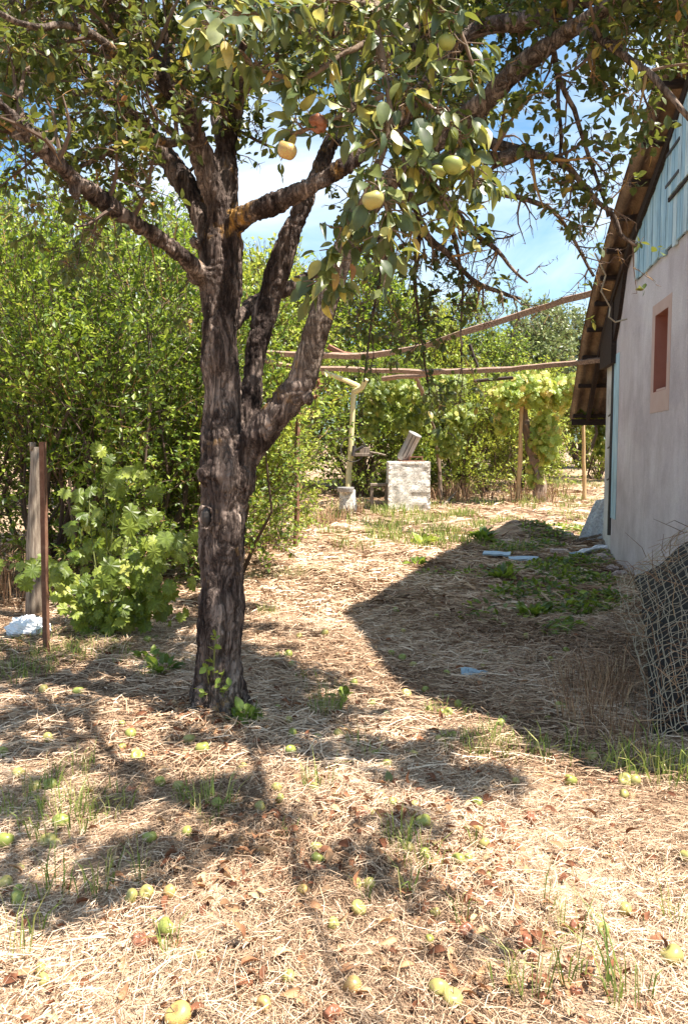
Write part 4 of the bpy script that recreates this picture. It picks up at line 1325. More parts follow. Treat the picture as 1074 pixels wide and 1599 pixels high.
# ------------------------------------------------------------------ young grapevine at the left
vb = G(170, 992)
ve = empty('young_grapevine', vb, 'young bushy grapevine with broad lobed leaves left of the trunk', 'grapevine')
bs, bl = MB(), MB()
tips = [(160, 712), (225, 722), (190, 745), (110, 800), (140, 770), (250, 800), (290, 850), (300, 900), (235, 860), (95, 880), (120, 930), (250, 930), (60, 880), (35, 885), (170, 860), (200, 900), (205, 800), (275, 960), (150, 960), (290, 830)]
for i, (px, py) in enumerate(tips):
    e = P(px, py, vb[1] - .05 + random.uniform(-.35, .3))
    m0 = vb + (e - vb) * .5 + A(0, 0, .12) + rng.normal(size=3) * .05
    p = np.array([vb * (1 - t) ** 2 + 2 * m0 * t * (1 - t) + e * t * t for t in np.linspace(0, 1, 10)])
    bs.tube(p, np.linspace(.008, .002, 10), 5, r=.3)
    n = 17
    q = p[rng.integers(2, 10, n)] + rng.normal(size=(n, 3)) * .07
    bl.place(VINE, q, nrm(A(0, -.35, -.75) + unit(n) * .6), nrm(A(.2, -.6, .7) + unit(n) * .5), U(n, .08, .15), U(n) * .95, U(n, .85, 1.1))
bs.obj('stem', M['green_stem'], ve)
bl.obj('leaves', M['vine_leaf'], ve)

# ------------------------------------------------------------------ posts, bag
b = MB()
pb = G(52, 966)
b.tube([pb + (P(58, 698, pb[1] + .02) - pb) * t + A(.006 * math.sin(9 * t), 0, -.05 * (t == 0)) for t in np.linspace(0, 1, 12)], np.linspace(.068, .055, 12), 14, lump=.08)
b.box(P(52, 697, pb[1]) + A(0, 0, .0), (.018, .03, .035), r=.5)
setp(b.obj('wooden_post', M['oldwood'], smooth=True), 'thick weathered grey wooden post with a split top at the left', 'post')
b = MB()
pr = G(73, 1018)
pt = P(67, 690, pr[1])
ax_ = nrm(pt - pr)
x_ = nrm(np.cross(ax_, A(0, 1, 0)))
y_ = np.cross(ax_, x_)
R_ = np.stack([x_, y_, ax_], 1)
L_ = np.linalg.norm(pt - pr) / 2
mid = (pr + pt) / 2
b.box(mid, (.026, .0025, L_), R_)
b.box(mid + x_ * -.0255 + y_ * .0275, (.0025, .025, L_), R_)
b.obj
setp(b.obj('metal_post', M['rust']), 'thin rusty angle iron stake in front of the grey wooden post', 'post')


def crumple(name, c, rad, mat, label, cat, flat=.6, seed=1, amp=.45):
    b = MB()
    nu, nv = 40, 24
    u, v = np.meshgrid(np.linspace(0, 2 * math.pi, nu, endpoint=False), np.linspace(0.02, math.pi - .02, nv))
    d = np.stack([np.cos(u) * np.sin(v), np.sin(u) * np.sin(v), np.cos(v)], -1).reshape(-1, 3)
    rr = 1 + amp * (1 - 2 * np.abs(2 * vnoise(d * 2.4 + 20, seed) - 1)) + amp * .5 * (1 - 2 * np.abs(2 * vnoise(d * 6 + 20, seed + 1) - 1))
    V = d * rr[:, None] * A(*rad)
    V[:, 2] = np.maximum(V[:, 2] + rad[2] * flat, 0)
    k = np.arange(nu * nv).reshape(nv, nu)
    k2 = np.roll(k, -1, axis=1)
    b.add(V + A(*c), [np.stack([k[:-1], k[1:], k2[1:], k2[:-1]], -1).reshape(-1, 4), k[0][None, :].copy(), k[-1][None, ::-1].copy()])
    return setp(b.obj(name, M[mat]), label, cat)


crumple('plastic_bag', G(45, 992), (.14, .11, .085), 'plastic_white', 'crumpled white plastic bag at the foot of the grey post', 'plastic bag', seed=3, amp=.28)

# dry bramble thicket at the far left, fallen stick
tufts('dry_brush', [(-3.35, 7.6, .4, 260, .75), (-3.8, 7.9, .4, 200, .9), (-2.9, 8.0, .3, 120, .5), (-2.4, 7.8, .4, 120, .3)], 'reddish brown dry stalks between the grey post and the left edge', 'dry stalks', 'dry_stalk', wd=.012)
b = MB()
st_ = [P(393, 828, 11.2), G(420, 852) + A(0, 0, .12), G(442, 862) + A(0, 0, .06), G(475, 880) + A(0, 0, .03)]
b.tube(st_, [.03, .025, .02, .01], 7, lump=.15)
setp(b.obj('fallen_stick', M['oldwood']), 'bent grey dead stick lying at the clearing edge right of the trunk', 'stick')

# ------------------------------------------------------------------ pergola
pg = empty('pergola', G(807, 790), 'sagging old timber pergola strung between poles and the house roof', 'pergola')


def beam(name, pts, h0, h1, mat, parent, sides=4, seed=1):
    b = MB()
    p = path([(a, c, d, h0 + (h1 - h0) * i / (len(pts) - 1)) for i, (a, c, d) in enumerate(pts)], .35)
    p[:, :3] += rng.normal(size=(len(p), 3)) * .006
    b.tube(p[:, :3], p[:, 3], sides, lump=.1, seed=seed)
    return b.obj(name, M[mat], parent)


beam('beam', [(405, 551, 19.5), (480, 554, 19), (560, 556, 18.2), (610, 551, 17.4), (660, 541, 16.6), (720, 520, 15.4), (800, 495, 14), (880, 470, 12.7), (945, 452, 11.8)], 5, 6.5, 'beamwood', pg)
beam('beam', [(410, 562, 19.6), (450, 572, 19), (520, 576, 18), (600, 579, 17), (700, 580, 15.6), (780, 577, 14.4), (860, 570, 13), (965, 561, 11.9)], 4, 5, 'beamwood', pg)
beam('crossbar', [(512, 541, 18.7), (535, 552, 18.8), (560, 556, 19.2)], 4.5, 4.5, 'rust', pg, 8)
beam('crossbar', [(733, 538, 15.2), (745, 574, 15.2)], 3, 3, 'darkwood', pg)
beam('crossbar', [(740, 596, 18.5), (800, 589, 18.7)], 3, 3, 'darkwood', pg)
beam('crossbar', [(598, 592, 18.2), (625, 588, 17.8), (655, 587, 17.4), (690, 580, 17)], 4, 4, 'beamwood', pg, 8)
beam('post', [(814, 628, 20.4), (812, 700, 20.5), (807, 792, 20.7)], 3.2, 3.8, 'oldpole', pg, 8)
beam('post', [(910, 650, 21.4), (911, 720, 21.5), (912, 788, 21.6)], 2.8, 3.4, 'oldpole', pg, 8)
rp = beam('rusty_pole', [(466, 632, 11.2), (464, 700, 11.2), (462, 852, 11.2)], 4, 4, 'rust', None, 4)
setp(rp, 'thin rusty pole rising out of the bright bush right of the trunk', 'pole')
yp = empty('metal_pole', G(540, 798), 'yellow painted metal pole with a slanting arm left of the well', 'pole')
beam('pole', [(552, 610, 19.3), (549, 680, 19.3), (543, 765, 19.3), (541, 796, 19.3)], 4.0, 4.4, 'yellow_pole', yp, 12)
beam('arm', [(478, 572, 18.6), (520, 586, 19), (560, 603, 19.3)], 4, 4, 'yellow_pole', yp, 8)
beam('arm', [(552, 612, 19.3), (566, 604, 19.2), (572, 592, 19.1)], 5, 4, 'yellow_pole', yp, 8)
# hoop and shelf on the pole
hp = empty('metal_hoop', P(567, 690, 19.1), 'thin round metal hoop hanging on the yellow pole', 'hoop')
b = MB()
hc2, hr = P(551, 701, 19.15), 19.1 / F * 19
b.tube([hc2 + A(hr * math.cos(q), .02 * math.sin(q), hr * 1.05 * math.sin(q)) for q in np.linspace(0, 2 * math.pi, 33)], .012, 6, cap=False)
b.obj('hoop', M['iron'], hp)
b = MB()
b.tube([P(553, 705, 19.05), P(567, 697, 19.0)], .035, 8)
b.tube([P(551, 712, 19.05), P(553, 696, 19.05)], .045, 10)
b.obj('handle', M['iron'], hp)
sf = empty('wooden_shelf', P(560, 711, 19.2), 'small wooden shelf board with a block fixed to the yellow pole', 'shelf')
b = MB()
b.bevbox(P(565, 710, 19.2), (.24, .09, .04), b=.01)
b.obj('board', M['oldwood'], sf)
b = MB()
b.bevbox(P(569, 703, 19.2), (.12, .06, .075), b=.01)
b.obj('block', M['oldwood'], sf)
b = MB()
b.tube([P(578, 706, 19.1), P(590, 708, 19.1), P(602, 711, 19.1)], .022, 6, lump=.1)
setp(b.obj('bent_branch', M['oldwood']), 'short bent dry branch poking right from the wooden shelf', 'branch')

# ------------------------------------------------------------------ well, chute, stool, barrel
wb = G(639, 798)
we = empty('concrete_well', wb, 'square whitewashed concrete well block with cracked crumbling face', 'well')
hw = 32.5 / F * wb[1]
ht = (wb[1] / F) * 76
b = MB()
nu = 26
uu, vv = np.meshgrid(np.linspace(-1, 1, nu), np.linspace(0, 1, nu))
for (fx, fy) in ((0, -1), (1, 0), (-1, 0), (0, 1)):
    cx, cy = (uu * (-fy), 0 * uu) if fy else (0 * uu, uu * fx)
    X = wb[0] + (cx if fy else fx) * hw
    Y = wb[1] + .5 + ((fy * 1.0) if fy else cy) * hw * .96
    X = X * np.ones_like(uu)
    Y = Y * np.ones_like(uu)
    Z = wb[2] - .1 + vv * (ht + .1)
    V = np.stack([X, Y, Z], -1).reshape(-1, 3)
    edge = (1 - np.abs(uu.ravel())) < .09
    V += A(fx, fy, 0) * ((.035 * (vnoise(V * 7 + 30, 4) - .6)) * (~edge))[:, None] + edge[:, None] * (rng.normal(size=V.shape) * .006)
    k = np.arange(nu * nu).reshape(nu, nu)
    b.add(V, np.stack([k[:-1, :-1], k[:-1, 1:], k[1:, 1:], k[1:, :-1]], -1).reshape(-1, 4))
b.bevbox((wb[0], wb[1] + .5, wb[2] + ht - .02), (hw * 1.01, hw * .97, .035), b=.012)
b.obj('block', M['concrete'], we)
b = MB()
tp = A(wb[0], wb[1] + .5, wb[2] + ht + .015)
b.bevbox(tp + A(.1, -.25, .015), (.27, .12, .012), b=.004)
for x_o in (.02, .3): b.bevbox(tp + A(x_o, -.28, .06), (.018, .02, .04), b=.004)
b.bevbox(tp + A(.16, -.28, .105), (.16, .02, .014), b=.004)
b.obj('iron_bracket', M['rust'], we)
ch = empty('metal_chute', P(627, 716, wb[1] + .4), 'grey metal pipe leaning diagonally on top of the concrete well', 'pipe')
q0, q1 = P(628, 718, wb[1] + .38), P(648, 678, wb[1] + .25)
q1 = q0 + (q1 - q0) * 1.02
axc = nrm(q1 - q0)
xa = nrm(np.cross(axc, A(0, 1, 0))); ya = np.cross(axc, xa)
b = MB()
rr_ = .148
ns = 28
ang = np.linspace(0, 2 * math.pi, ns, endpoint=False)
rings = []
for (t, r_) in [(0, rr_ * .86), (.04, rr_), (.5, rr_), (.94, rr_), (.945, rr_ * 1.06), (1, rr_ * 1.06), (1, rr_ * .95), (.9, rr_ * .93), (.1, rr_ * .9)]:
    c_ = q0 + (q1 - q0) * t
    rings.append(c_ + np.outer(np.cos(ang) * r_, xa) + np.outer(np.sin(ang) * r_, ya))
V = np.concatenate(rings)
k = np.arange(ns)
b.add(V, np.concatenate([np.stack([i * ns + k, i * ns + (k + 1) % ns, (i + 1) * ns + (k + 1) % ns, (i + 1) * ns + k], 1) for i in range(len(rings) - 1)]))
b.obj('tube', M['zinc'], ch, smooth=True)
b = MB()
for s_ in (-.03, .05):
    b.tube([q0 + (q1 - q0) * t + xa * s_ * 1 - A(0, 1, 0) * (rr_ + .004) for t in (.1, .5, .9)], .008, 5)
b.obj('seam', M['iron'], ch)
b = MB()
b.bevbox(q0 - axc * .03, (.1, .1, .03), np.stack([xa, ya, axc], 1), b=.01)
b.obj('foot_bracket', M['rust'], ch)
stb = G(592, 797)
se = empty('stool', stb, 'small grey wooden stool standing just left of the concrete well', 'stool')
k_ = stb[1] / F
b = MB()
b.bevbox(stb + A(0, .15, 40 * k_), (14 * k_, .2, .03), b=.008)
b.obj('seat', M['oldwood'], se)
for sx in (-1, 1):
    for yy in (0, .3):
        b = MB()
        b.bevbox(stb + A(sx * 11.5 * k_, yy, 18.5 * k_), (.032, .03, 19.5 * k_), b=.006)
        b.obj('leg', M['oldwood'], se)
b = MB()
b.bevbox(stb + A(0, 0, 13 * k_), (10 * k_, .02, .035), b=.006)
b.obj('stretcher', M['oldwood'], se)
bb_ = G(543, 804)
be = empty('cement_block', bb_, 'short round whitewashed concrete block under the yellow pole', 'concrete block')
b = MB()
pts, rad = [], []
for t, r_ in [(0, 12.5), (.3, 13.5), (.6, 13.3), (.8, 12.5), (.98, 12.4), (1, 11)]:
    pts.append(bb_ + A(0, .25, -.05 + t * 42 * bb_[1] / F)); rad.append(r_ * bb_[1] / F)
b.tube(pts, rad, 20, lump=.1)
b.obj('block', M['concrete'], be)
b = MB()
c_ = pts[-1] + A(-.05, -.1, .012)
b.tube([c_ + A(0, 0, -.05), c_ + A(0, 0, .02), c_ + A(0, 0, .05)], [.17, .19, .19], 16)
b.obj('cap', M['zinc'], be)
# wooden board lying in front of the hedge
b = MB()
b.tube([G(690, 792) + A(0, 0, .02), P(712, 768, 21.3)], [.03, .025], 6)
setp(b.obj('leaning_stick', M['oldwood']), 'thin dead stick leaning into the bush right of the well', 'stick')


# ------------------------------------------------------------------ vines on the pergola
def vine(label, stems, leafpts, n, size, mat, cat='grapevine', trunkmat='bark_light', nor=(0, -.5, .7)):
    base = stems[0][0]
    g = P(*base[:3])
    e = empty('grapevine', g, label, cat)
    b = MB()
    for s_ in stems:
        p = path(s_, .12)
        b.tube(p[:, :3] + rng.normal(size=(len(p), 3)) * .015, p[:, 3], 7, lump=.25, r=.4)
    b.obj('trunk', M[trunkmat], e)
    b = MB()
    C_ = np.array([np.append(P(a[0], a[1], a[2]), A(a[3] * a[2] / F, a[4] * a[2] / F)) for a in leafpts])
    wgt = C_[:, 3] * C_[:, 4]
    k = rng.choice(len(C_), n, p=wgt / wgt.sum())
    u = unit(n) * (U(n) ** .5)[:, None]
    q = C_[k, :3] + u * np.stack([C_[k, 3], C_[k, 3] * .7, C_[k, 4]], 1)
    b.place(VINE, q, nrm(A(0, -.2, -.9) + unit(n) * .6), nrm(A(*nor) + unit(n) * .6), size * U(n, .6, 1.2), U(n), U(n, .85, 1.1))
    b.obj('leaves', M[mat], e)


vine('old grapevine with twisted shaggy trunk and yellowing leaves over the wooden pergola post',
     [[(842, 790, 20.6, 9), (838, 740, 20.6, 8), (826, 690, 20.6, 7), (818, 640, 20.6, 6), (812, 600, 20.4, 4)], [(850, 790, 20.5, 6), (840, 730, 20.7, 6), (822, 660, 20.5, 4)]],
     [(830, 605, 20.2, 55, 26), (790, 615, 20, 30, 20), (870, 620, 20.3, 30, 22), (850, 680, 20.4, 26, 40), (835, 740, 20.6, 14, 22), (785, 650, 20.4, 16, 26), (900, 600, 20, 24, 20)], 1100, .2, 'vine_yellow')
vine('grapevine hanging from the pergola beam above the well',
     [[(688, 780, 21, 3), (682, 700, 20.8, 3), (668, 640, 20, 3), (650, 590, 18, 3)]],
     [(600, 605, 19.8, 50, 20), (660, 620, 19.8, 50, 26), (700, 600, 19, 30, 20), (640, 655, 20.2, 40, 20), (720, 650, 20, 26, 24), (585, 640, 20, 16, 26), (700, 690, 20.4, 26, 26), (575, 670, 20, 12, 16)], 1200, .16, 'vine_leaf')
vine('dry withered vine leaves hanging in a brown bunch beside the slanting limb',
     [[(488, 578, 18.7, 2), (490, 610, 18.7, 2), (486, 640, 18.7, 1)]], [(490, 612, 18.7, 9, 16), (500, 598, 18.7, 9, 8), (484, 640, 18.7, 6, 12)], 90, .15, 'dry_leaf', 'dry vine')
vine('green creeper climbing below the lowest roof edge',
     [[(925, 700, 13.3, 2), (930, 640, 13.3, 2), (915, 600, 13.3, 1)]], [(915, 640, 13.4, 18, 26), (930, 600, 13.4, 12, 24), (935, 680, 13.4, 10, 40), (897, 632, 13.5, 8, 12)], 420, .085, 'vine_leaf', 'creeper')

# ------------------------------------------------------------------ debris by the house
def slab(name, c, h, rz, rx, mat, label, cat, dents=0., ry=0.0, thick_r=.5):
    from mathutils import Euler
    R = np.array(Euler((rx, ry, rz)).to_matrix())
    b = MB()
    nx, ny = 14, 5
    X, Y = np.meshgrid(np.linspace(-1, 1, nx), np.linspace(-1, 1, ny), indexing='ij')
    zz = dents * (vnoise(np.stack([X.ravel() * 3 + 9, Y.ravel() * 2 + 9, 0 * X.ravel()], 1), int(abs(c[0]) * 50)) - .5).reshape(X.shape) * 2
    top = np.stack([X * h[0], Y * h[1], zz + h[2]], -1).reshape(-1, 3)
    bot = top - A(0, 0, 2 * h[2])
    k = np.arange(nx * ny).reshape(nx, ny)
    q = np.stack([k[:-1, :-1], k[1:, :-1], k[1:, 1:], k[:-1, 1:]], -1).reshape(-1, 4)
    ed = np.concatenate([k[:, 0], k[-1, 1:], k[-2::-1, -1], k[0, -2:0:-1]])
    e2 = np.roll(ed, -1)
    n_ = nx * ny
    b.add(np.concatenate([top, bot]) @ R.T + A(*c), [q, q[:, ::-1] + n_, np.stack([ed, ed + n_, e2 + n_, e2], 1)])
    return setp(b.obj(name, M[mat]), label, cat)


g = G(775, 872)
slab('plank', g + A(0, 0, .07), (.19, .085, .012), -.28, .12, 'plastic_blue', 'left length of broken blue grey board lying on the shaded ground', 'plank', .008)
g = G(817, 879)
slab('plank', g + A(0, 0, .06), (.2, .08, .012), -.1, .14, 'plastic_blue', 'right length of broken blue grey board touching the left one', 'plank', .008)
g = G(873, 866)
b = MB()
b.bevbox(g + A(0, 0, .04), (.125, .06, .04), b=.008)
setp(b.obj('brick', M['brick']), 'pale grey brick between the boards and the rubble', 'brick')
for i, (px, py, hx, hy, rz, ry, mt, lb) in enumerate([(905, 872, .17, .05, .5, -.1, 'plastic_blue', 'bent bluish strip lying left of the white rubble'), (925, 868, .22, .05, .35, -.16, 'plastic_white', 'pale twisted sheet strip propped on the rubble near the wall'),
                                                  (940, 860, .16, .04, .9, -.2, 'oldwood', 'short grey wood scrap leaning against the wall base'), (915, 855, .3, .015, .5, -.12, 'oldwood', 'thin pale stick lying across the rubble by the wall')]):
    slab('scrap', G(px, py) + A(0, 0, .08 + .02 * i), (hx, hy, .008), rz, .2, mt, lb, 'scrap', .02, ry)
for i, (px, py, s_, lb) in enumerate([(938, 875, .1, 'larger lump of white rubble at the corner of the house'), (950, 868, .09, 'white rubble lump touching the house corner'), (925, 884, .06, 'small white rubble lump in front of the pale strip'),
                                      (955, 890, .07, 'rubble lump at the foot of the wall in front of the corner'), (888, 838, .08, 'pale stone left of the white plastic sheet'), (968, 900, .08, 'rubble lump half under the wire netting')]):
    crumple('rubble', G(px, py), (s_, s_ * .8, s_ * .6), 'brick', lb, 'rubble', .3, 20 + i, .3)

# white plastic sheet leaning on the wall end
b = MB()
nu, nv = 26, 26
uu, vv = np.meshgrid(np.linspace(0, 1, nu), np.linspace(0, 1, nv), indexing='ij')
tl, tr_, bl_, br_ = P(928, 782, 12.3), P(952, 776, 12.1), G(901, 846), G(952, 846)
S = (tl * (1 - uu[..., None]) + tr_ * uu[..., None]) * vv[..., None] + (bl_ * (1 - uu[..., None]) + br_ * uu[..., None]) * (1 - vv[..., None])
fold = .035 * np.sin(uu * 17 + 2 * np.sin(vv * 4)) * (1 - .5 * vv) + .05 * (vnoise(np.stack([uu.ravel() * 6, vv.ravel() * 6, 0 * uu.ravel() + 3], 1), 5).reshape(uu.shape) - .5)
S = S + A(-.5, -.8, .15) * fold[..., None]
S[..., 2] = np.maximum(S[..., 2], .03)
k = np.arange(nu * nv).reshape(nu, nv)
V = S.reshape(-1, 3)
ed = np.concatenate([k[:, 0], k[-1, 1:], k[-2::-1, -1], k[0, -2:0:-1]])
e2 = np.roll(ed, -1)
q = np.stack([k[:-1, :-1], k[1:, :-1], k[1:, 1:], k[:-1, 1:]], -1).reshape(-1, 4)
b.add(np.concatenate([V, V + A(.02, .03, 0)]), [q, q[:, ::-1] + nu * nv, np.stack([ed, ed + nu * nv, e2 + nu * nv, e2], 1)])
setp(b.obj('plastic_sheet', M['sheet'], smooth=True), 'draped white plastic sheet leaning against the whitewashed wall end', 'plastic sheet')

g = G(742, 1060)
slab('plastic_scrap', g + A(0, 0, .035), (.1, .05, .002), .1, .2, 'plastic_blue', 'torn pale blue plastic scrap lying in the shaded straw', 'plastic scrap', .03, .15)

# ------------------------------------------------------------------ wire netting over a dark heap
dk = MB()
tl, tr_, bl_, br_ = P(992, 905, 6.8), P(1190, 770, 6.0), G(1018, 1172), P(1240, 1130, 4.1)
nu = nv = 34
uu, vv = np.meshgrid(np.linspace(0, 1, nu), np.linspace(0, 1, nv), indexing='ij')


def sheet(tl, tr_, bl_, br_, uu, vv):
    return (tl * (1 - uu[..., None]) + tr_ * uu[..., None]) * vv[..., None] + (bl_ * (1 - uu[..., None]) + br_ * uu[..., None]) * (1 - vv[..., None])


S = sheet(tl, tr_, bl_ + A(0, .1, 0), br_ + A(0, .1, 0), uu, vv)
S[..., 2] += .25 * np.sin(vv * math.pi) * (.3 + uu) * .6
S[..., 1] += -.12 * np.sin(vv * math.pi) + .16 * (vnoise(np.stack([uu.ravel() * 5, vv.ravel() * 6, 0 * uu.ravel()], 1), 8).reshape(uu.shape) - .5)
S[..., 2] = np.maximum(S[..., 2], -.03)
k = np.arange(nu * nv).reshape(nu, nv)
q = np.stack([k[:-1, :-1], k[1:, :-1], k[1:, 1:], k[:-1, 1:]], -1).reshape(-1, 4)
ed = np.concatenate([k[:, 0], k[-1, 1:], k[-2::-1, -1], k[0, -2:0:-1]])
e2 = np.roll(ed, -1)
B_ = S.reshape(-1, 3).copy()
B_ += A(.25, .5, -.1)
dk.add(np.concatenate([S.reshape(-1, 3), B_]), [q, q[:, ::-1] + nu * nv, np.stack([ed, ed + nu * nv, e2 + nu * nv, e2], 1)])
setp(dk.obj('roofing_felt', M['tarp'], smooth=True), 'heap of black roofing felt under the wire netting beside the wall', 'roofing felt')
wn = empty('wire_netting', G(1010, 1180), 'slumped roll of old wire netting over the dark heap at the right', 'wire netting')
tl, tr_, bl_, br_ = P(955, 905, 6.8), P(1150, 765, 5.9), G(1003, 1150) + A(-.02, -.05, .02), P(1220, 1060, 4.1)


def netpt(u, v, lay):
    u, v = np.asarray(u, float), np.asarray(v, float)
    p = sheet(tl, tr_, bl_, br_, u, v)
    bulge = np.sin(v * math.pi)
    p = p + A(-.05, -.2, .17)[None] * bulge[..., None] * (.5 + .6 * u[..., None])
    w_ = np.stack([u * 4 + 11 + lay * 5, v * 5 + 3, 0 * u], -1).reshape(-1, 3)
    p = p + np.stack([vnoise(w_, 1) - .5, vnoise(w_, 2) - .5, vnoise(w_, 3) - .5], -1).reshape(p.shape) * A(.07, .1, .04)
    return p + A(.01, -.05 - .09 * lay, .02)


for lay in (0, 1):
    b = MB()
    nU, nV = (19, 22) if lay == 0 else (13, 15)
    for i in range(nV):
        v = np.full(44, i / (nV - 1))
        u = np.linspace(0, 1, 44)
        v = v + .004 * np.sin(u * 44 / 2 * 2.9 + i * 3.1)
        b.tube(netpt(u, v, lay), .0024, 4, cap=False)
    for i in range(nU):
        u = np.full(44, i / (nU - 1)) + .004 * np.sin(np.linspace(0, 60, 44) + i * 3.1)
        b.tube(netpt(u, np.linspace(0, 1, 44), lay), .0024, 4, cap=False)
    b.obj('mesh', M['wire'], wn)
b = MB()
for i in range(14):
    u0, v0 = random.random() * .7, random.random()
    p0 = netpt(np.array([u0]), np.array([v0]), 1)[0]
    dv = nrm(rng.normal(size=3) + A(-.3, -.3, .1)) * random.uniform(.1, .35)
    b = MB()
    b.tube([p0, p0 + dv * .5 + rng.normal(size=3) * .03, p0 + dv], .0022, 4, cap=False)
    b.obj('loose_wire', M['wire'], wn)
b = MB()
st = np.array([netpt(np.array([a]), np.array([c]), 0)[0] for a, c in zip(U(220, 0, .9), U(220) ** 2.2)]) + A(.02, .1, -.02)
d = nrm(rng.normal(size=(220, 3)) + A(-.2, -.2, .3))
b.tubes(np.stack([st, st + d * .12 + rng.normal(size=(220, 3)) * .02, st + d * .25 + rng.normal(size=(220, 3)) * .04], 1), np.tile(A(.003, .0025, .0015), (220, 1)), U(220), 3)
setp(b.obj('dry_stalks', M['dry_stalk']), 'tangle of dry stalks grown through the wire netting', 'dry stalks', kind='stuff')

# ------------------------------------------------------------------ apples


def apple_mesh(name, mat, squash=.9, seed=0, wr=0.0):
    b = MB()
    nu, nv = 28, 18
    v = np.linspace(0, math.pi, nv)
    u = np.linspace(0, 2 * math.pi, nu, endpoint=False)
    UU_, VV_ = np.meshgrid(u, v)
    r = np.sin(VV_) * (1 + .09 * np.cos(VV_))
    z = np.cos(VV_) * squash - .34 * np.exp(-(VV_ / .38) ** 2) + .2 * np.exp(-((math.pi - VV_) / .3) ** 2)
    d = np.stack([r * np.cos(UU_), r * np.sin(UU_), z], -1).reshape(-1, 3)
    d *= (1 + .05 * np.sin(UU_ * 2 + seed) * np.sin(VV_)).reshape(-1, 1)
    d *= (1 + (.07 + wr) * (vnoise(d * (1.3 + 2 * (wr > 0)) + 10, seed) - .5) * 2)[:, None]
    k = np.arange(nu * nv).reshape(nv, nu)
    k2 = np.roll(k, -1, axis=1)
    b.add(d, np.stack([k[:-1], k[1:], k2[1:], k2[:-1]], -1).reshape(-1, 4))
    return b.mesh(name, M[mat], smooth=True)


AM = {'g': ('apple_green', .9, 1, 0), 'y': ('apple_yellow', .88, 2, 0), 'r': ('apple_red', .9, 3, 0), 'b': ('apple_brown', .8, 4, .12)}
AM = {k: apple_mesh('apple', *v) for k, v in AM.items()}
b = MB()
b.tube([A(0, 0, .55), A(.03, 0, .85), A(.1, .02, 1.12)], [.045, .04, .06], 6, r=.5)
STEM = b.mesh('stem', M['twig'])
from mathutils import Euler


def apple(loc, r, kind, label, group, rot=None, stem=True, sink=True):
    o = bpy.data.objects.new('apple', AM[kind])
    COL.objects.link(o)
    o.location = [float(v) for v in loc]
    o.scale = (r, r, r)
    o.rotation_euler = rot or (random.uniform(-1.3, 1.3), random.uniform(-1.3, 1.3), random.uniform(0, 6.28))
    setp(o, label, 'apple', group)
    if stem:
        c = bpy.data.objects.new('stem', STEM)
        COL.objects.link(c)
        c.parent = o


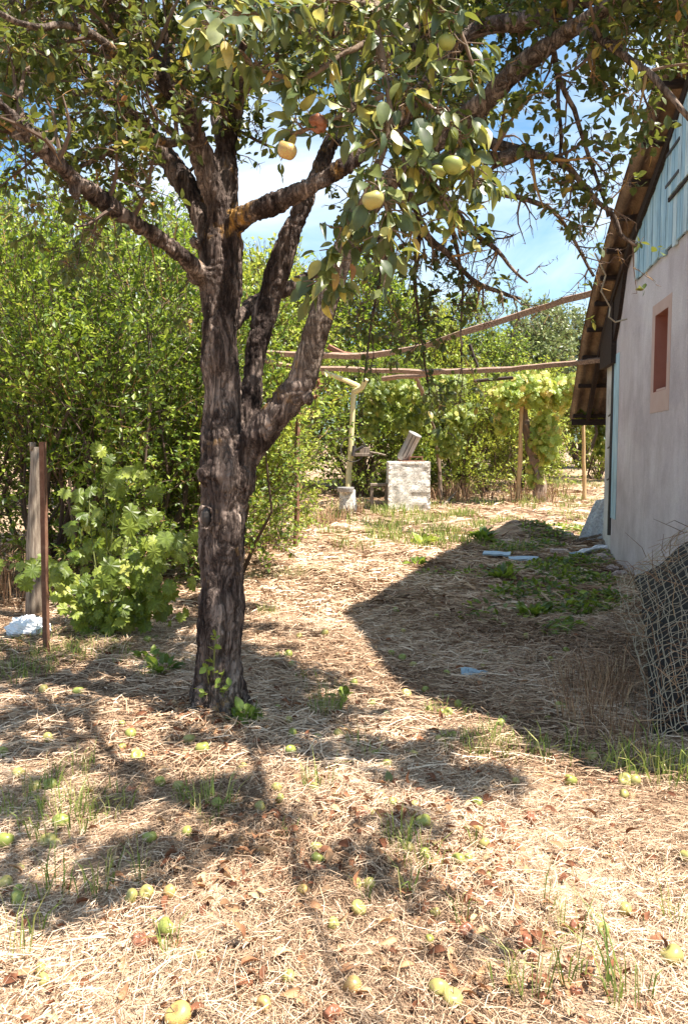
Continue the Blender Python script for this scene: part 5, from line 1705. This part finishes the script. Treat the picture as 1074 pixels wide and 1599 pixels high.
CN = {'g': 'green', 'y': 'yellow', 'r': 'red flushed', 'b': 'brown rotten'}
FALL = [
 (215,1183,'g',24,'alone in the dark shade patch left of the trunk foot'),(204,1149,'g',17,'nearest the left foot of the trunk among weeds'),(191,1169,'g',13,'tiny, just above the one in the dark shade patch'),
 (191,1134,'g',13,'tiny, at the upper edge of the dark shade patch'),(76,1156,'y',17,'on the sunlit straw below the rusty stake'),(69,1080,'y',16,'on the sunny patch nearest the rusty stake'),(123,1082,'g',17,'beside a small weed on the sunny patch under the grapevine'),
 (4,1178,'g',17,'cut by the left edge, uppermost there'),(29,1210,'y',17,'left of the thin grass tuft near the left edge'),(58,1231,'y',16,'the left of two side by side in the grass tuft'),(79,1229,'g',19,'the right of two side by side in the grass tuft'),
 (95,1286,'g',22,'half hidden in the thick grass tuft at the left'),(10,1316,'g',23,'big, at the left edge level with the thick grass tuft'),(75,1316,'y',21,'the left of a touching pair below the thick grass tuft'),(88,1323,'y',17,'the right of a touching pair below the thick grass tuft'),
 (31,1359,'y',14,'flattened, between the left pair and the left cluster of three'),(9,1385,'y',22,'the leftmost of the cluster of three at the left edge'),(29,1393,'g',15,'the middle one of the cluster of three at the left edge'),(28,1407,'g',20,'the lowest of the cluster of three at the left edge'),
 (250,1223,'g',16,'below the weedy apple pair, half way to the bottom left'),(206,1237,'b',15,'pale tan, left of the small grass blades'),(234,1310,'g',19,'alone at the lower edge of the left shade band'),(293,1302,'g',17,'hidden behind grass blades right of the lone shaded one'),
 (279,1232,'y',18,'at the foot of the grass blades below the trunk'),(316,1170,'g',22,'among leaves just below the trunk foot'),(296,1157,'y',18,'pale, next to the leafy one below the trunk foot'),(454,1175,'g',18,'below the two stacked ones right of the trunk'),
 (456,1147,'g',15,'the lower of two stacked ones right of the trunk'),(449,1128,'y',15,'the upper of two stacked ones right of the trunk'),(496,1154,'g',14,'under the big grass tuft right of the trunk'),(529,1149,'y',17,'right of the big grass tuft, palest there'),
 (433,1108,'g',12,'tiny, right of the weed at the trunk foot'),(379,1200,'y',14,'on a sunny speck straight below the trunk'),(407,1263,'y',18,'bright, on the sunlit straw below the trunk'),(432,1232,'y',15,'the upper of a touching pair below the trunk shade'),
 (437,1248,'g',13,'the lower of a touching pair below the trunk shade'),(339,1256,'g',16,'behind the leaning blades of the central grass tuft'),(490,1233,'g',16,'inside the loose tuft in the centre foreground'),(436,1304,'y',12,'small split, at the top of the narrow trunk like shadow'),
 (494,1325,'y',17,'the topmost of the column of three in the centre'),(496,1344,'g',20,'the middle one of the column of three in the centre'),(500,1360,'b',17,'at the bottom of the column of three in the centre'),(472,1392,'r',15,'small glossy, below the column of three'),
 (519,1447,'y',20,'with a bright spot, right of the narrow shadow'),(450,1529,'y',18,'pale, near the bottom left of the narrow shadow'),(219,1473,'b',21,'left of the largest green one at the lower left'),(261,1452,'g',24,'the largest on the sunlit straw at the lower left'),
 (205,1403,'y',19,'the left of three spaced in a row at the lower left'),(229,1396,'y',19,'the middle of three spaced in a row at the lower left'),(265,1396,'r',19,'the right of three spaced in a row at the lower left'),(68,1533,'y',16,'pale, lowest one at the bottom left'),
 (63,1516,'y',11,'tiny, just above the lowest pale one at bottom left'),(313,1494,'y',16,'dull, right of the grass blades at the lower left'),(412,1573,'r',22,'sunk in the straw at the bottom, left of the centre'),(279,1590,'r',38,'largest, cut by the bottom edge at the lower left'),
 (519,1588,'b',24,'at the bottom edge in the centre'),(602,1119,'g',15,'in the tree shade right of the big grass tuft'),(670,1109,'g',11,'tiny, left of the close pair under the blue scrap'),(699,1115,'g',15,'the right of the close pair below the blue scrap'),
 (688,1114,'g',12,'the left of the close pair below the blue scrap'),(714,1101,'g',11,'tiny, just above the close pair below the blue scrap'),(874,1105,'g',19,'largest one in the house shade near the dry weeds'),(782,1132,'g',16,'the lower of two touching under the blue scrap'),
 (787,1124,'g',12,'the upper of two touching under the blue scrap'),(686,1156,'y',14,'left of two level ones at the lower shade border'),(707,1149,'g',12,'right of two level ones at the lower shade border'),(646,1179,'y',14,'pale, above the upright pale leaf'),
 (634,1173,'y',10,'tiny pale, left of the pale one above the upright leaf'),(591,1156,'y',9,'tiny, in the shade above the upright pale leaf'),(585,1180,'g',14,'left above the upright pale leaf'),(604,1196,'g',16,'touching the top of the upright pale leaf'),
 (805,1221,'y',11,'small, left of the curved shade stripe at the right'),(890,1221,'g',18,'on the sunlit border below the long arching grass'),(923,1183,'y',22,'under the long arching grass blades'),(947,1192,'y',16,'right of the one under the long arching grass'),
 (985,1207,'g',20,'deepest in the green grass by the netting'),(975,1222,'y',20,'the left of the sunlit group below the netting'),(990,1223,'y',18,'the right of the sunlit group below the netting'),(973,1243,'y',15,'the lowest of the sunlit group below the netting'),
 (959,1222,'b',15,'pale tan, leftmost by the sunlit group below the netting'),(646,1258,'y',12,'small, in the shade left of the centre right tuft'),(612,1255,'g',14,'in the dark litter below the upright pale leaf'),(744,1256,'g',17,'behind a thin tuft in the middle right'),
 (828,1278,'b',15,'in the curved shade stripe at the right'),(567,1273,'b',16,'the left of a brown and yellow pair in the centre'),(581,1274,'y',14,'the right of a brown and yellow pair in the centre'),(660,1286,'g',22,'largest in the dark litter at the centre right'),
 (745,1298,'r',19,'pinkish, in full sun below the thin tuft'),(755,1320,'y',17,'sunlit, right of the dark litter'),(636,1326,'y',16,'at the left side of the dark litter tuft'),(715,1346,'g',20,'the left of a pair at the lower end of the dark litter'),
 (729,1344,'g',15,'the right of a pair at the lower end of the dark litter'),(663,1335,'g',16,'hidden in the tuft of the dark litter'),(555,1382,'y',16,'the left of two level ones below the dark litter'),(576,1384,'y',19,'the right of two level ones below the dark litter'),
 (559,1421,'y',21,'blotched, below the two level ones in the centre'),(729,1458,'b',21,'the left of the brown ones in the lower right sun'),(819,1474,'b',20,'the middle of the brown ones in the lower right sun'),(897,1450,'b',17,'the right of the brown ones in the lower right sun'),
 (975,1424,'y',19,'with dark marks, upper of two at the lower right'),(941,1454,'y',17,'lower of two at the lower right, in thin grass'),(1047,1498,'y',28,'large, near the bottom right corner'),(1071,1340,'y',18,'cut by the right edge'),
 (670,1470,'g',14,'small, left of the brown ones in the lower right'),(679,1427,'y',14,'pale, sunk in bright straw below the centre right pair'),(550,1545,'r',26,'brown and yellow, at the bottom beside the touching pair'),(685,1549,'y',27,'the left of the big touching pair at the bottom'),
 (706,1564,'y',27,'the right of the big touching pair at the bottom'),(899,1552,'b',16,'shrivelled, at the bottom right'),(764,1369,'y',12,'tiny pale, on the sunlit straw right of the centre'),
 (618,954,'g',10,'farthest of all, at the tip of the house shadow'),(681,964,'g',9,'far, in the house shade right of the shadow tip'),(773,957,'g',10,'far, directly below the right blue grey board'),(787,978,'g',10,'far, below the shaded dark green weed edge'),
 (821,994,'y',9,'far, in the middle of the house shade'),(883,1017,'g',10,'far right in the house shade, upper one'),(859,1032,'g',11,'far right in the house shade, lower one'),(757,1020,'g',10,'above the right end of the blue scrap'),
 (797,1051,'b',10,'pale tan, right of the blue scrap'),(754,1043,'y',10,'just above the blue scrap'),(676,1027,'y',9,'far, left of the blue scrap in the house shade'),(629,987,'y',9,'far, just inside the edge of the house shadow'),
 (628,1029,'g',13,'on the edge of the house shadow, upper one'),(611,1021,'g',10,'tiny, beside the upper one on the edge of the house shadow'),(645,1042,'y',15,'on the edge of the house shadow, lower one'),(697,1053,'g',11,'left of the blue scrap, nearest it'),
 (450,1024,'g',14,'the right of two level ones right of the trunk base'),(434,1025,'g',11,'the left of two level ones right of the trunk base'),(455,1040,'g',12,'just below the two level ones right of the trunk base'),(507,990,'y',12,'in the sunlit wedge beyond the trunk'),
 (467,994,'y',9,'tiny, left of the one in the sunlit wedge'),(553,1069,'g',14,'at the lower left of the sunlit wedge'),(580,1101,'g',12,'in the shade below the sunlit wedge'),(634,1085,'y',15,'at the lower tip of the sunlit wedge'),
 (715,1100,'g',12,'right of the tiny one above the close pair'),(664,1079,'g',12,'between the sunlit wedge and the blue scrap'),(891,1130,'g',10,'tiny, below the largest one near the dry weeds'),(854,1123,'g',10,'tiny, left below the largest one near the dry weeds'),
 (230,1000,'g',14,'left of the trunk in the shade of the grapevine'),(180,1003,'y',12,'under the low leaves of the young grapevine')]
for (px, py, kd, dia, ph) in FALL:
    g = G(px, py + dia * .3)
    r = dia * .52 / F * np.linalg.norm(g - A(0, 0, CAMZ))
    r = min(max(r, .016), .034)
    apple(g + A(0, 0, r * .8), r, kd, f'{CN[kd]} fallen apple {ph}', 'windfall apples lying in the dry grass', stem=(py > 1290))
for (px, py, d, dia, kd, rot, lb) in [(448, 235, 2.04, 31, 'r', (.2, .3, 0), 'pinkish yellow apple hanging at the left side of the near bough'), (497, 192, 2.08, 28, 'b', (2.6, .5, 0), 'half rotten brown apple hanging above the pinkish one'),
                                      (582, 312, 1.98, 32, 'y', (.1, -.3, 0), 'yellow apple hanging low in the middle of the near bough'), (684, 268, 2.1, 22, 'g', (.1, .2, 0), 'smaller green apple of the touching pair on the bough'),
                                      (706, 258, 2.06, 30, 'g', (-.1, .1, 0), 'larger green apple of the touching pair on the bough'), (697, 66, 2.08, 25, 'g', (0, .1, 0), 'green apple hanging highest near the top of the picture'),
                                      (520, 398, 2.14, 17, 'y', (0, .1, 0), 'small pale apple hanging lowest on the near bough')]:
    apple(P(px, py, d), dia * .5 * d / F, kd, lb, 'apples hanging on the near bough', rot)
# the upright pale leaf standing in the straw
b = MB()
g = G(608, 1228)
b.place(LEAFB, g[None] + A(0, 0, .0), A([-.1, .1, 1]), A([.2, -1, .1]), A(.055), A(.6), A(1.1))
setp(b.obj('fallen_leaf', M['near_leaf'], smooth=True), 'pale green fallen leaf standing upright in the shaded straw', 'leaf')
